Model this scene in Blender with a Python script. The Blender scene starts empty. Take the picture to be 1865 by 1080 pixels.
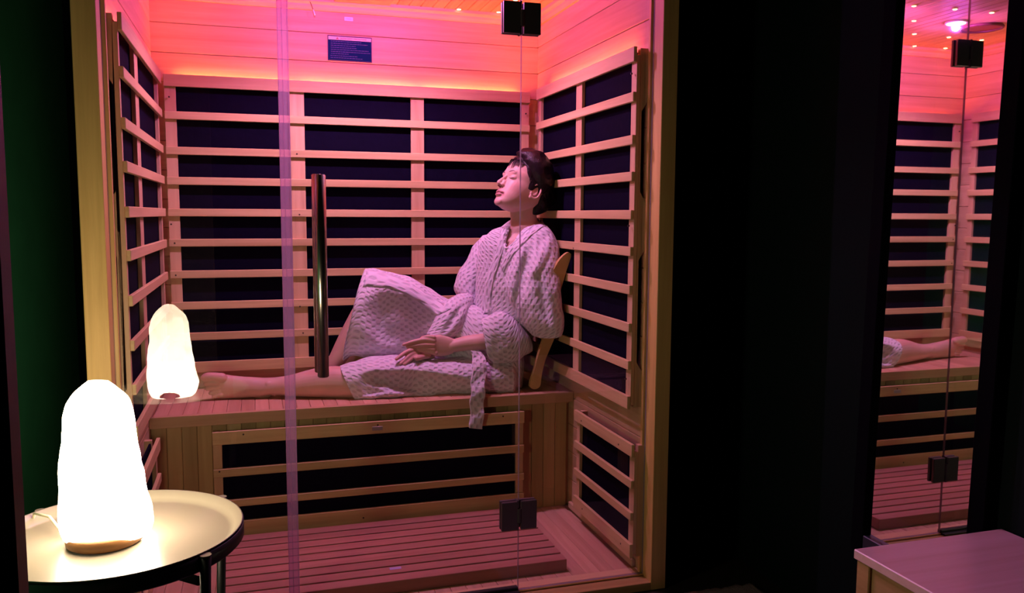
import bpy, bmesh, math, random
from mathutils import Vector, Matrix, noise
from mathutils.bvhtree import BVHTree
random.seed(7)
PI = math.pi
S = bpy.context.scene
COL = S.collection

# ------------------------------------------------------------------ camera
CAM = Vector((0.35163, -2.28624, 1.13246))
CF = Vector((0.294896, 0.950410, -0.098782))
CR = Vector((0.955224, -0.295835, 0.005333))
CU = Vector((0.024155, 0.095932, 0.995095))
FPX = 1502.28
cd = bpy.data.cameras.new('camera'); cam = bpy.data.objects.new('camera', cd); COL.objects.link(cam)
cd.sensor_width = 36.0; cd.lens = FPX / 1865 * 36.0; cd.clip_start = 0.05; cd.clip_end = 50
M = Matrix.Identity(4)
for i in range(3):
    M[i][0] = CR[i]; M[i][1] = CU[i]; M[i][2] = -CF[i]; M[i][3] = CAM[i]
cam.matrix_world = M
S.camera = cam

# ------------------------------------------------------------------ view, world, main lights
S.view_settings.view_transform = 'Standard'; S.view_settings.look = 'None'
S.view_settings.gamma = 1.0; S.view_settings.use_curve_mapping = False
S.view_settings.exposure = 0.0
w = bpy.data.worlds.new('world'); S.world = w; w.use_nodes = True
w.node_tree.nodes['Background'].inputs[0].default_value = (0.5, 0.6, 1.0, 1)
w.node_tree.nodes['Background'].inputs[1].default_value = 0.0004
S.cycles.transparent_max_bounces = 24
S.cycles.max_bounces = 9; S.cycles.diffuse_bounces = 4; S.cycles.glossy_bounces = 6
S.cycles.sample_clamp_indirect = 4.0
S.cycles.caustics_reflective = False; S.cycles.caustics_refractive = False
LED_COL = (1.0, 0.52, 0.88); LED_W = 22.0; WASH_COL = (0.95, 0.13, 1.0); WASH_W = 9.0; LED_Y = .575           # the two downlights in the cabin ceiling, plus an added violet wall wash
STRIP_COL = (1.0, 0.13, 0.045); STRIP_E = 230.0      # orange light strips behind the top rails
STAR_COL = (1.0, 0.42, 0.14); STAR_E = 26.0
LAMP_COL = (1.0, 0.79, 0.55); LAMP_E = 27.0          # salt lamp

# ------------------------------------------------------------------ helpers
def at(u, v, Y):
    """world point at depth Y seen at photo pixel (u, v)"""
    d = CF + CR * ((u - 932.5) / FPX) - CU * ((v - 540) / FPX)
    return CAM + d * ((Y - CAM.y) / d.y)
def px(p):
    d = Vector(p) - CAM; z = d.dot(CF)
    return 932.5 + FPX * d.dot(CR) / z, 540 - FPX * d.dot(CU) / z

def tag(o, label=None, cat=None, group=None, kind=None):
    if label: o['label'] = label
    if cat: o['category'] = cat
    if group: o['group'] = group
    if kind: o['kind'] = kind
    return o
def thing(name, label, cat, loc=(0, 0, 0), group=None, rot=(0, 0, 0)):
    o = bpy.data.objects.new(name, None); COL.objects.link(o)
    o.location = loc; o.rotation_euler = rot; o.empty_display_size = .05
    return tag(o, label, cat, group)
def link(name, me, parent=None, loc=None, rot=None):
    o = bpy.data.objects.new(name, me); COL.objects.link(o)
    if parent: o.parent = parent
    if loc is not None: o.location = loc
    if rot is not None: o.rotation_euler = rot
    return o
def mesh(name, bm, mat, smooth=False):
    me = bpy.data.meshes.new(name); bmesh.ops.recalc_face_normals(bm, faces=bm.faces); bm.to_mesh(me); bm.free()
    for m_ in (mat if isinstance(mat, (list, tuple)) else [mat]): me.materials.append(m_)
    if smooth:
        for p in me.polygons: p.use_smooth = True
    return me
def add_box(bm, lo, hi, bev=0.0, mi=0):
    g = bmesh.ops.create_cube(bm, size=1)
    vs = g['verts']
    s = [hi[i] - lo[i] for i in range(3)]; c = [(hi[i] + lo[i]) / 2 for i in range(3)]
    for v in vs:
        v.co = Vector([v.co[i] * s[i] + c[i] for i in range(3)])
    if mi:
        for f in set(f for v in vs for f in v.link_faces): f.material_index = mi
    if bev > 0:
        es = list(set(e for v in vs for e in v.link_edges))
        bmesh.ops.bevel(bm, geom=es, offset=bev, segments=1, affect='EDGES')
def box(name, lo, hi, mat, parent=None, bev=0.0, loc=None):
    bm = bmesh.new(); add_box(bm, lo, hi, bev)
    return link(name, mesh(name, bm, mat), parent, loc)
def add_cyl(bm, p0, p1, r0, r1=None, n=20, caps=True):
    p0 = Vector(p0); p1 = Vector(p1); r1 = r0 if r1 is None else r1
    d = p1 - p0; q = d.to_track_quat('Z', 'Y').to_matrix().to_4x4()
    bmesh.ops.create_cone(bm, cap_ends=caps, segments=n, radius1=r0, radius2=r1, depth=d.length,
                          matrix=Matrix.Translation((p0 + p1) / 2) @ q)
def add_prism(bm, pts2, axis, a, b, mi=0):
    """polygon pts2 in the two other axes, extruded along axis from a to b"""
    def P(q, t):
        l = list(q); l.insert(axis, t); return l
    v0 = [bm.verts.new(P(q, a)) for q in pts2]; v1 = [bm.verts.new(P(q, b)) for q in pts2]
    n = len(pts2); fs = [bm.faces.new(v0), bm.faces.new(v1[::-1])]
    for i in range(n): fs.append(bm.faces.new((v0[i], v0[(i + 1) % n], v1[(i + 1) % n], v1[i])))
    for f in fs: f.material_index = mi
def add_tube(bm, pts, r, n=8, closed=False):
    pts = [Vector(p) for p in pts]; rings = []
    rr = r if isinstance(r, (list, tuple)) else [r] * len(pts)
    up = Vector((0.13, 0.21, 0.97))
    for i, p in enumerate(pts):
        a = pts[(i - 1) % len(pts)] if (closed or i) else p; b = pts[(i + 1) % len(pts)] if (closed or i < len(pts) - 1) else p
        t = (b - a).normalized(); s = t.cross(up).normalized(); q = s.cross(t)
        rings.append([bm.verts.new(p + (s * math.cos(2 * PI * k / n) + q * math.sin(2 * PI * k / n)) * rr[i]) for k in range(n)])
    m = len(rings)
    for i in range(m if closed else m - 1):
        A = rings[i]; B = rings[(i + 1) % m]
        for k in range(n): bm.faces.new((A[k], A[(k + 1) % n], B[(k + 1) % n], B[k]))
    if not closed:
        bm.faces.new(rings[0]); bm.faces.new(rings[-1][::-1])
def cr(P, t):
    """catmull-rom through list of tuples"""
    n = len(P) - 1; i = min(int(t), n - 1); u = t - i
    p0 = P[max(i - 1, 0)]; p1 = P[i]; p2 = P[i + 1]; p3 = P[min(i + 2, n)]
    return [0.5 * (2 * b + (c - a) * u + (2 * a - 5 * b + 4 * c - d) * u * u + (-a + 3 * b - 3 * c + d) * u ** 3) for a, b, c, d in zip(p0, p1, p2, p3)]
def loft(bm, st, seg=40, n=20, cap=(True, True), wr=0.0, wf=14.0, sq=2.0, uv=None, grow=0.0, seed=0.0):
    """closed tube through stations (u1,v1,u2,v2,Y,halfdepth): two opposite silhouette points in the photo's frame at world depth Y"""
    rings = []; N = (len(st) - 1) * n
    C_ = []
    for i in range(N + 1):
        s = cr(st, i / n)
        Y2 = s[6] if len(s) > 6 else s[4]
        a = at(s[0], s[1], s[4]); b = at(s[2], s[3], Y2)
        C_.append(((a + b) / 2, (a - b) / 2, s[5]))
    L = 0.0; data = []
    for i, (c, h, d) in enumerate(C_):
        t = C_[min(i + 1, N)][0] - C_[max(i - 1, 0)][0]
        nn = h.cross(t)
        nn = nn.normalized() if nn.length > 1e-9 else Vector((0, 1, 0))
        view = (c - CAM).normalized()
        if nn.dot(view) < 0: nn = -nn
        nn = (nn * .5 + view * .5)
        nn = (nn - h * (nn.dot(h) / max(h.length_squared, 1e-9))).normalized()
        hl = h.length + grow; d2 = max(d + grow, .001); h = h.normalized()
        if i: L += (c - C_[i - 1][0]).length
        ring = []; acc = 0; prev = None; row = []
        for k in range(seg):
            th = 2 * PI * k / seg; ct, s_ = math.cos(th), math.sin(th)
            ex = 2.0 / sq
            x = math.copysign(abs(ct) ** ex, ct); y = math.copysign(abs(s_) ** ex, s_)
            o = h * (hl * x) + nn * (d2 * y); p = c + o
            if wr:
                q = p * wf + Vector((seed, 0, 0)); q.z *= .8
                p = p + o.normalized() * (noise.noise(q) + .5 * noise.noise(q * 2.1)) * wr
            if prev is not None: acc += (p - prev).length
            prev = p; row.append((acc, L)); ring.append(bm.verts.new(p))
        rings.append(ring); data.append(row)
    ul = bm.loops.layers.uv.verify() if uv else None
    for i in range(N):
        for k in range(seg):
            k2 = (k + 1) % seg
            f = bm.faces.new((rings[i][k], rings[i][k2], rings[i + 1][k2], rings[i + 1][k]))
            if ul:
                wrap = data[i][seg - 1][0] + (data[i][1][0])
                for lp, (ii, kk) in zip(f.loops, ((i, k), (i, k2), (i + 1, k2), (i + 1, k))):
                    uu = data[ii][kk][0] if not (kk == 0 and k == seg - 1) else wrap
                    lp[ul].uv = (uu, data[ii][kk][1])
    for e, ring in ((0, rings[0]), (1, rings[-1])):
        if cap[e]:
            c = sum((v.co for v in ring), Vector()) / seg
            sgn = (C_[0][0] - C_[1][0]) if e == 0 else (C_[-1][0] - C_[-2][0])
            k1 = [bm.verts.new(c + (v.co - c) * .6 + sgn.normalized() * (ring[0].co - c).length * .3) for v in ring]
            for k in range(seg): bm.faces.new((ring[k], ring[(k + 1) % seg], k1[(k + 1) % seg], k1[k]))
            bm.faces.new(k1)
    return rings
def caps_(bm, pts, rad, n=14, m=5):
    """sphere-swept chain through world points with a radius each"""
    P = [tuple(p) + (r,) for p, r in zip(pts, rad)]; N = (len(P) - 1) * m
    q = [cr(P, i / m) for i in range(N + 1)]
    pp = [Vector(a[:3]) for a in q]; rr = [max(a[3], .0008) for a in q]
    d0 = (pp[0] - pp[1]).normalized(); d1 = (pp[-1] - pp[-2]).normalized()
    pre = [(pp[0] + d0 * rr[0] * s, rr[0] * math.sqrt(1 - s * s)) for s in (.98, .8, .45)]
    post = [(pp[-1] + d1 * rr[-1] * s, rr[-1] * math.sqrt(1 - s * s)) for s in (.45, .8, .98)]
    A = pre + list(zip(pp, rr)) + post
    add_tube(bm, [a[0] for a in A], [a[1] for a in A], n)
def ell(bm, c, ax, sub=3):
    """ellipsoid: centre, three axis vectors"""
    g = bmesh.ops.create_icosphere(bm, subdivisions=sub, radius=1)
    for v in g['verts']: v.co = Vector(c) + ax[0] * v.co.x + ax[1] * v.co.y + ax[2] * v.co.z

# ------------------------------------------------------------------ materials
def mat(name):
    m = bpy.data.materials.new(name); m.use_nodes = True
    return m, m.node_tree.nodes, m.node_tree.links, m.node_tree.nodes['Principled BSDF']
def plain(name, col, rough=.5, metal=0.0, spec=.5, nscale=0, namp=.15, bump=0.0):
    m, N, L, b = mat(name)
    b.inputs['Base Color'].default_value = (*col, 1); b.inputs['Roughness'].default_value = rough
    b.inputs['Metallic'].default_value = metal; b.inputs['Specular IOR Level'].default_value = spec
    if nscale:
        tc = N.new('ShaderNodeTexCoord'); nz = N.new('ShaderNodeTexNoise'); nz.inputs['Scale'].default_value = nscale
        nz.inputs['Detail'].default_value = 5; L.new(tc.outputs['Object'], nz.inputs['Vector'])
        mx = N.new('ShaderNodeMix'); mx.data_type = 'RGBA'
        mx.inputs[6].default_value = (*[c * (1 - namp) for c in col], 1); mx.inputs[7].default_value = (*[min(1, c * (1 + namp)) for c in col], 1)
        L.new(nz.outputs[0], mx.inputs[0]); L.new(mx.outputs[2], b.inputs['Base Color'])
        if bump:
            bp = N.new('ShaderNodeBump'); bp.inputs['Distance'].default_value = bump; L.new(nz.outputs[0], bp.inputs['Height']); L.new(bp.outputs[0], b.inputs['Normal'])
    return m
def wood(name, col, axis=0, var=.16, rough=.5, dark=.72, scale=1.0):
    m, N, L, b = mat(name)
    tc = N.new('ShaderNodeTexCoord'); oi = N.new('ShaderNodeObjectInfo')
    mp = N.new('ShaderNodeMapping'); sc = [34.0 * scale] * 3; sc[axis] = 1.6 * scale
    mp.inputs['Scale'].default_value = sc
    ad = N.new('ShaderNodeVectorMath'); ad.operation = 'ADD'
    ml = N.new('ShaderNodeVectorMath'); ml.operation = 'SCALE'; ml.inputs['Scale'].default_value = 37.0
    cmb = N.new('ShaderNodeCombineXYZ')
    for k in range(3): L.new(oi.outputs['Random'], cmb.inputs[k])
    L.new(cmb.outputs[0], ml.inputs[0]); L.new(tc.outputs['Object'], mp.inputs['Vector'])
    L.new(mp.outputs[0], ad.inputs[0]); L.new(ml.outputs[0], ad.inputs[1])
    nz = N.new('ShaderNodeTexNoise'); nz.inputs['Scale'].default_value = 1.0; nz.inputs['Detail'].default_value = 7; nz.inputs['Roughness'].default_value = .62
    nz.inputs['Distortion'].default_value = .35
    L.new(ad.outputs[0], nz.inputs['Vector'])
    rp = N.new('ShaderNodeValToRGB'); rp.color_ramp.elements[0].position = .28; rp.color_ramp.elements[1].position = .72
    rp.color_ramp.elements[0].color = (col[0] * dark, col[1] * dark * .92, col[2] * dark * .82, 1)
    rp.color_ramp.elements[1].color = (*col, 1)
    L.new(nz.outputs[0], rp.inputs[0])
    # per-piece tone
    mr = N.new('ShaderNodeMapRange'); mr.inputs[3].default_value = 1 - var; mr.inputs[4].default_value = 1 + var * .5
    L.new(oi.outputs['Random'], mr.inputs[0])
    hs = N.new('ShaderNodeHueSaturation'); L.new(rp.outputs[0], hs.inputs['Color']); L.new(mr.outputs[0], hs.inputs['Value'])
    L.new(hs.outputs[0], b.inputs['Base Color'])
    b.inputs['Roughness'].default_value = rough; b.inputs['Specular IOR Level'].default_value = .35
    bp = N.new('ShaderNodeBump'); bp.inputs['Distance'].default_value = .0006; bp.inputs['Strength'].default_value = .5
    L.new(nz.outputs[0], bp.inputs['Height']); L.new(bp.outputs[0], b.inputs['Normal'])
    return m
PALE = (.68, .47, .28)
WX = wood('pale_wood_along_x', PALE, 0); WY = wood('pale_wood_along_y', PALE, 1); WZ = wood('pale_wood_along_z', PALE, 2)
FX = wood('slat_wood_along_x', (.68, .50, .25), 0, var=.10); FZ = wood('slat_wood_along_z', (.68, .46, .27), 2, var=.10)
BY = wood('bench_wood_along_y', (.62, .38, .24), 1, var=.14); BZ = wood('bench_front_wood_along_z', (.50, .36, .16), 2, var=.22)
BX = wood('bench_wood_along_x', (.58, .38, .21), 0, var=.1)
DK = wood('duckboard_wood_along_x', (.50, .235, .18), 0, var=.2)
FLW = wood('cabin_floor_wood_along_y', (.62, .38, .25), 1, var=.16)
OW = wood('outer_frame_wood', (.78, .51, .18), 2, var=.05)
OWX = wood('outer_frame_wood_along_x', (.55, .36, .14), 0, var=.05)
STW = wood('side_table_wood_lilac_lit', (.92, .60, .66), 0, var=.06, dark=.85, rough=.32); STY = wood('side_table_wood_along_y', (.60, .36, .17), 1, var=.06)  # first wood is pinker: lilac cabin light put into its colour
BRW = wood('backrest_wood', (.60, .40, .16), 2, var=.06, scale=.6)
M_heat = plain('heater_carbon_fabric', (.0040, .0028, .0125), .85, spec=.03, nscale=60, namp=.35, bump=.0008)
M_black = plain('black_powder_coat', (.012, .012, .013), .45)
M_screw = plain('dark_screw', (.03, .015, .01), .5)
M_hinge = plain('black_chrome_hinge', (.16, .13, .14), .38, metal=.8)
M_steel = plain('polished_dark_steel', (.46, .42, .36), .24, metal=1.0)
M_tray = plain('cream_tray_paint', (.20, .175, .135), .36)
M_wall = plain('dark_green_wall', (.032, .24, .10), .7, nscale=9, namp=.2)
M_wallb = plain('dark_teal_wall', (.0012, .006, .0065), .8, spec=.15, nscale=9, namp=.2)
M_ceil = plain('dark_room_ceiling', (.02, .02, .022), .8)
M_roomfloor = plain('dark_room_floor', (.02, .016, .013), .5, nscale=6)
M_slab = plain('dark_brown_door_paint', (.03, .010, .006), .6)
M_slab_lit_edge = wood('door_lit_edge_wood', (.15, .11, .035), 2, var=0)  # golden tone is lamp light put into the edge colour
M_mframe = plain('black_mirror_frame', (.0015, .0015, .003), .8, spec=.04)
M_mirror = plain('mirror_silver', (.86, .86, .88), .015, metal=1.0)
M_rug = plain('rug_pile', (.30, .24, .26), .95, nscale=200, namp=.5, bump=.004)
M_saltbase = wood('salt_lamp_base_wood', (.30, .14, .05), 0, var=0)
M_cord = plain('cream_cord', (.8, .7, .5), .5)
M_blue = plain('notice_blue_print', (.006, .026, .09), .9, spec=.03)
M_frame_blue = plain('notice_border_dark', (.012, .010, .05), .45)
M_cream = plain('notice_cream_header', (.85, .62, .45), .5)
M_white = plain('white_plastic', (.85, .80, .85), .4)
M_lav = plain('notice_small_print', (.06, .06, .20), .5)
M_grey = plain('metal_label', (.45, .42, .42), .4, metal=.4)
M_speaker = plain('speaker_grille', (.09, .03, .03), .5, metal=.3)
M_lip = None
def emit(name, col, e):
    m, N, L, b = mat(name); N.remove(b)
    em = N.new('ShaderNodeEmission'); em.inputs[0].default_value = (*col, 1); em.inputs[1].default_value = e
    L.new(em.outputs[0], N['Material Output'].inputs[0]); return m
M_strip = emit('orange_light_strip', STRIP_COL, STRIP_E)
M_star = emit('star_light_lens', STAR_COL, STAR_E)
M_led = emit('downlight_lens', (.85, .78, 1.0), 8.0)

def glass_mat():
    m, N, L, b = mat('clear_glass'); N.remove(b)
    tr = N.new('ShaderNodeBsdfTransparent'); tr.inputs[0].default_value = (.975, .985, .98, 1)
    gl = N.new('ShaderNodeBsdfGlossy'); gl.inputs['Roughness'].default_value = 0.0
    fr = N.new('ShaderNodeFresnel'); fr.inputs[0].default_value = 1.78
    ge = N.new('ShaderNodeNewGeometry'); inv = N.new('ShaderNodeMath'); inv.operation = 'SUBTRACT'; inv.inputs[0].default_value = 1
    L.new(ge.outputs['Backfacing'], inv.inputs[1])
    mu = N.new('ShaderNodeMath'); mu.operation = 'MULTIPLY'; L.new(fr.outputs[0], mu.inputs[0]); L.new(inv.outputs[0], mu.inputs[1])
    mx = N.new('ShaderNodeMixShader'); L.new(mu.outputs[0], mx.inputs[0]); L.new(tr.outputs[0], mx.inputs[1]); L.new(gl.outputs[0], mx.inputs[2])
    L.new(mx.outputs[0], N['Material Output'].inputs[0]); return m
M_glass = glass_mat()
def mixgloss(name, col, trcol, fac, rough):
    m, N, L, b = mat(name)
    b.inputs['Base Color'].default_value = (*col, 1); b.inputs['Roughness'].default_value = rough
    tr = N.new('ShaderNodeBsdfTransparent'); tr.inputs[0].default_value = (*trcol, 1)
    mx = N.new('ShaderNodeMixShader'); mx.inputs[0].default_value = fac
    L.new(tr.outputs[0], mx.inputs[1]); L.new(b.outputs[0], mx.inputs[2]); L.new(mx.outputs[0], N['Material Output'].inputs[0]); return m
M_gedge = mixgloss('ground_glass_edge', (.42, .34, .42), (.55, .42, .52), .55, .2)
def seal_mat():
    m, N, L, b = mat('clear_plastic_seal'); N.remove(b)
    tr = N.new('ShaderNodeBsdfTransparent'); tr.inputs[0].default_value = (.93, .84, .92, 1)
    tl = N.new('ShaderNodeBsdfTranslucent'); tl.inputs[0].default_value = (.9, .78, .84, 1); df = N.new('ShaderNodeBsdfDiffuse'); df.inputs[0].default_value = (.7, .66, .8, 1)
    gl = N.new('ShaderNodeBsdfGlossy'); gl.inputs['Roughness'].default_value = .15
    a = N.new('ShaderNodeMixShader'); a.inputs[0].default_value = .3; L.new(tl.outputs[0], a.inputs[1]); L.new(df.outputs[0], a.inputs[2])
    c = N.new('ShaderNodeMixShader'); c.inputs[0].default_value = .12; L.new(a.outputs[0], c.inputs[1]); L.new(gl.outputs[0], c.inputs[2])
    d = N.new('ShaderNodeMixShader'); d.inputs[0].default_value = .18; L.new(tr.outputs[0], d.inputs[1]); L.new(c.outputs[0], d.inputs[2])
    L.new(d.outputs[0], N['Material Output'].inputs[0]); return m
M_seal = seal_mat()

def skin_mat():
    m, N, L, b = mat('skin')
    at_ = N.new('ShaderNodeAttribute'); at_.attribute_name = 'tint'
    tc = N.new('ShaderNodeTexCoord'); nz = N.new('ShaderNodeTexNoise'); nz.inputs['Scale'].default_value = 22; L.new(tc.outputs['Object'], nz.inputs['Vector'])
    hs = N.new('ShaderNodeHueSaturation'); mr = N.new('ShaderNodeMapRange'); mr.inputs[3].default_value = .90; mr.inputs[4].default_value = 1.08
    L.new(nz.outputs[0], mr.inputs[0]); L.new(mr.outputs[0], hs.inputs['Value']); L.new(at_.outputs['Color'], hs.inputs['Color'])
    L.new(hs.outputs[0], b.inputs['Base Color'])
    b.inputs['Roughness'].default_value = .48; b.inputs['Subsurface Weight'].default_value = .12
    b.inputs['Subsurface Radius'].default_value = (1, .35, .2); b.inputs['Subsurface Scale'].default_value = .006
    return m
M_skin = skin_mat()
def cloth_mat():
    m, N, L, b = mat('waffle_cloth')
    uv = N.new('ShaderNodeUVMap'); sp = N.new('ShaderNodeSeparateXYZ'); L.new(uv.outputs[0], sp.inputs[0])
    tc = N.new('ShaderNodeTexCoord'); wn = N.new('ShaderNodeTexNoise'); wn.inputs['Scale'].default_value = 16; L.new(tc.outputs['Object'], wn.inputs['Vector'])
    def sn(src, period, k):
        ma = N.new('ShaderNodeMath'); ma.operation = 'MULTIPLY_ADD'; ma.inputs[1].default_value = 2 * PI / period
        w2 = N.new('ShaderNodeMath'); w2.operation = 'MULTIPLY'; w2.inputs[1].default_value = k; L.new(wn.outputs[0], w2.inputs[0])
        L.new(src, ma.inputs[0]); L.new(w2.outputs[0], ma.inputs[2])
        s = N.new('ShaderNodeMath'); s.operation = 'SINE'; L.new(ma.outputs[0], s.inputs[0]); return s.outputs[0]
    a = sn(sp.outputs[0], .024, 5.0); c = sn(sp.outputs[1], .036, 4.0)
    mu = N.new('ShaderNodeMath'); mu.operation = 'MULTIPLY'; L.new(a, mu.inputs[0]); L.new(c, mu.inputs[1])
    rp = N.new('ShaderNodeMapRange'); rp.interpolation_type = 'SMOOTHSTEP'; rp.inputs[1].default_value = -.95; rp.inputs[2].default_value = .15
    L.new(mu.outputs[0], rp.inputs[0])
    fn = N.new('ShaderNodeTexNoise'); fn.inputs['Scale'].default_value = 260; fn.inputs['Detail'].default_value = 3; L.new(tc.outputs['Object'], fn.inputs['Vector'])
    wr = N.new('ShaderNodeTexNoise'); wr.inputs['Scale'].default_value = 34; wr.inputs['Detail'].default_value = 4; L.new(tc.outputs['Object'], wr.inputs['Vector'])
    s1 = N.new('ShaderNodeMath'); s1.operation = 'MULTIPLY_ADD'; s1.inputs[1].default_value = .12; L.new(fn.outputs[0], s1.inputs[0]); L.new(rp.outputs[0], s1.inputs[2])
    s2 = N.new('ShaderNodeMath'); s2.operation = 'MULTIPLY_ADD'; s2.inputs[1].default_value = .9; L.new(wr.outputs[0], s2.inputs[0]); L.new(s1.outputs[0], s2.inputs[2])
    bp = N.new('ShaderNodeBump'); bp.inputs['Distance'].default_value = .0032; bp.inputs['Strength'].default_value = .9
    L.new(s2.outputs[0], bp.inputs['Height']); L.new(bp.outputs[0], b.inputs['Normal'])
    mx = N.new('ShaderNodeMix'); mx.data_type = 'RGBA'; mx.inputs[6].default_value = (.54, .50, .56, 1); mx.inputs[7].default_value = (.68, .63, .70, 1)
    L.new(rp.outputs[0], mx.inputs[0]); L.new(mx.outputs[2], b.inputs['Base Color'])
    b.inputs['Roughness'].default_value = .9; b.inputs['Specular IOR Level'].default_value = .15
    b.inputs['Sheen Weight'].default_value = .2
    return m
M_cloth = cloth_mat()
def hair_mat():
    m, N, L, b = mat('dark_hair')
    tc = N.new('ShaderNodeTexCoord'); wv = N.new('ShaderNodeTexNoise'); mp = N.new('ShaderNodeMapping')
    mp.inputs['Scale'].default_value = (420, 420, 26); mp.inputs['Rotation'].default_value = (0, .35, 0)
    L.new(tc.outputs['Object'], mp.inputs[0]); L.new(mp.outputs[0], wv.inputs['Vector']); wv.inputs['Scale'].default_value = 1
    bp = N.new('ShaderNodeBump'); bp.inputs['Distance'].default_value = .0016; L.new(wv.outputs[0], bp.inputs['Height']); L.new(bp.outputs[0], b.inputs['Normal'])
    b.inputs['Base Color'].default_value = (.008, .003, .006, 1); b.inputs['Roughness'].default_value = .34
    return m
M_hair = hair_mat(); M_hair.node_tree.nodes['Principled BSDF'].inputs['Specular IOR Level'].default_value = .3
def salt_mat():
    m, N, L, b = mat('glowing_salt'); N.remove(b)
    tc = N.new('ShaderNodeTexCoord'); sp = N.new('ShaderNodeSeparateXYZ'); L.new(tc.outputs['Object'], sp.inputs[0])
    mr = N.new('ShaderNodeMapRange'); mr.inputs[1].default_value = .03; mr.inputs[2].default_value = .29; mr.inputs[3].default_value = 1.35; mr.inputs[4].default_value = .62
    L.new(sp.outputs[2], mr.inputs[0])
    nz = N.new('ShaderNodeTexNoise'); nz.inputs['Scale'].default_value = 17; nz.inputs['Detail'].default_value = 5; nz.inputs['Distortion'].default_value = .8; L.new(tc.outputs['Object'], nz.inputs['Vector'])
    r2 = N.new('ShaderNodeMapRange'); r2.inputs[1].default_value = .30; r2.inputs[2].default_value = .48; r2.inputs[3].default_value = .72; r2.inputs[4].default_value = 1.0; L.new(nz.outputs[0], r2.inputs[0])
    mu = N.new('ShaderNodeMath'); mu.operation = 'MULTIPLY'; L.new(mr.outputs[0], mu.inputs[0]); L.new(r2.outputs[0], mu.inputs[1])
    m2 = N.new('ShaderNodeMath'); m2.operation = 'MULTIPLY'; m2.inputs[1].default_value = LAMP_E; L.new(mu.outputs[0], m2.inputs[0])
    em = N.new('ShaderNodeEmission'); em.inputs[0].default_value = (*LAMP_COL, 1); L.new(m2.outputs[0], em.inputs[1])
    L.new(em.outputs[0], N['Material Output'].inputs[0]); return m
M_salt = salt_mat()

# ------------------------------------------------------------------ the cabin: dimensions
W_, D_, H_ = 1.5, 1.0694, 1.95
SEAM0 = 1.7219; PITCH = .1075
for sgn, x in ((-1, .567), (1, .933)):                      # downlights: lamp beam, and an extra violet light added to tint upper walls
    ld = bpy.data.lights.new('downlight', 'SPOT'); ld.shadow_soft_size = .012; ld.energy = LED_W; ld.color = LED_COL
    ld.spot_size = math.radians(140); ld.spot_blend = .45
    l2 = bpy.data.lights.new('downlight_added_wash', 'POINT'); l2.shadow_soft_size = .012; l2.energy = WASH_W; l2.color = WASH_COL  # added point light, gives the upper walls their pink-violet wash
    o2 = bpy.data.objects.new('downlight_added_wash', l2); COL.objects.link(o2); o2.location = (x, LED_Y, H_ - .024)
    lo = bpy.data.objects.new('downlight', ld); COL.objects.link(lo); lo.location = (x, LED_Y, H_ - .022); lo.rotation_euler = (math.radians(-7), 0, 0)

def plank_mesh(name, a, L, h, t, mt, ch=.0022):
    """board: long axis a (0 x,1 y,2 z), length L, width h, thickness t; face towards +third axis with chamfered long edges"""
    bm = bmesh.new()
    prof = [(0, 0), (h, 0), (h, t - ch), (h - ch, t), (ch, t), (0, t - ch)]
    v0 = [bm.verts.new((0, y, z)) for y, z in prof]; v1 = [bm.verts.new((L, y, z)) for y, z in prof]
    bm.faces.new(v0); bm.faces.new(v1[::-1])
    for i in range(6): bm.faces.new((v0[i], v0[(i + 1) % 6], v1[(i + 1) % 6], v1[i]))
    # map (long, width, face) onto the wanted axes
    for v in bm.verts:
        l, q, f = v.co
        v.co = a(l, q, f)
    return mesh(name, bm, mt)

# walls: a backing with every board as a part (top-level objects carry the structure kind)
wb = box('wall_back', (-.05, D_ + .010, -.03), (W_ + .05, D_ + .045, H_ + .06), WX); tag(wb, kind='structure')
wl = box('wall_left', (-.055, 0, -.03), (-.010, D_ + .01, H_ + .06), WY); tag(wl, kind='structure')
wr_ = box('wall_right', (W_ + .010, 0, -.03), (W_ + .048, D_ + .01, H_ + .06), WY); tag(wr_, kind='structure')
bz = [SEAM0 + k * PITCH for k in range(-16, 3)]
me_b = plank_mesh('plank', lambda l, q, f: (l, -f, q), W_, PITCH - .0012, .010, WX)
me_s = plank_mesh('plank', lambda l, q, f: (f, l, q), D_ - .002, PITCH - .0012, .010, WY)
me_r = plank_mesh('plank', lambda l, q, f: (-f, l, q), D_ - .002, PITCH - .0012, .010, WY)
for z in bz:
    link('plank', me_b, wb, (0, D_ + .010, z)); link('plank', me_s, wl, (-.010, .001, z)); link('plank', me_r, wr_, (W_ + .010, .001, z))
cl = box('ceiling', (-.05, -.04, H_ + .010), (W_ + .05, D_ + .045, H_ + .05), WY); tag(cl, kind='structure')
me_c = plank_mesh('plank', lambda l, q, f: (q, l, -f), D_, .0465, .010, WY, .003)
k = 0
while k * .0475 < W_ - .02:
    link('plank', me_c, cl, (k * .0475, 0, H_ + .010)); k += 1
# cove moulding around the ceiling
def cove(name, pts, axis, a, b, mt):
    bm = bmesh.new(); add_prism(bm, pts, axis, a, b); o = link(name, mesh(name, bm, mt)); return tag(o, kind='structure')
pr = [(0, 0), (-.012, 0), (-.018, .012), (-.020, .020), (-.034, .028), (-.036, H_ - 1.911), (0, H_ - 1.911)]
cove('trim_1', [(D_ + y, 1.911 + z) for y, z in pr], 0, 0, W_, WX)
bm = bmesh.new(); add_prism(bm, [(-y, 1.911 + z) for y, z in pr], 1, 0, D_ - .036); tag(link('trim_2', mesh('trim_2', bm, WY)), kind='structure')
bm = bmesh.new(); add_prism(bm, [(W_ + y, 1.911 + z) for y, z in pr], 1, 0, D_ - .036); tag(link('trim_3', mesh('trim_3', bm, WY)), kind='structure')
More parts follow.
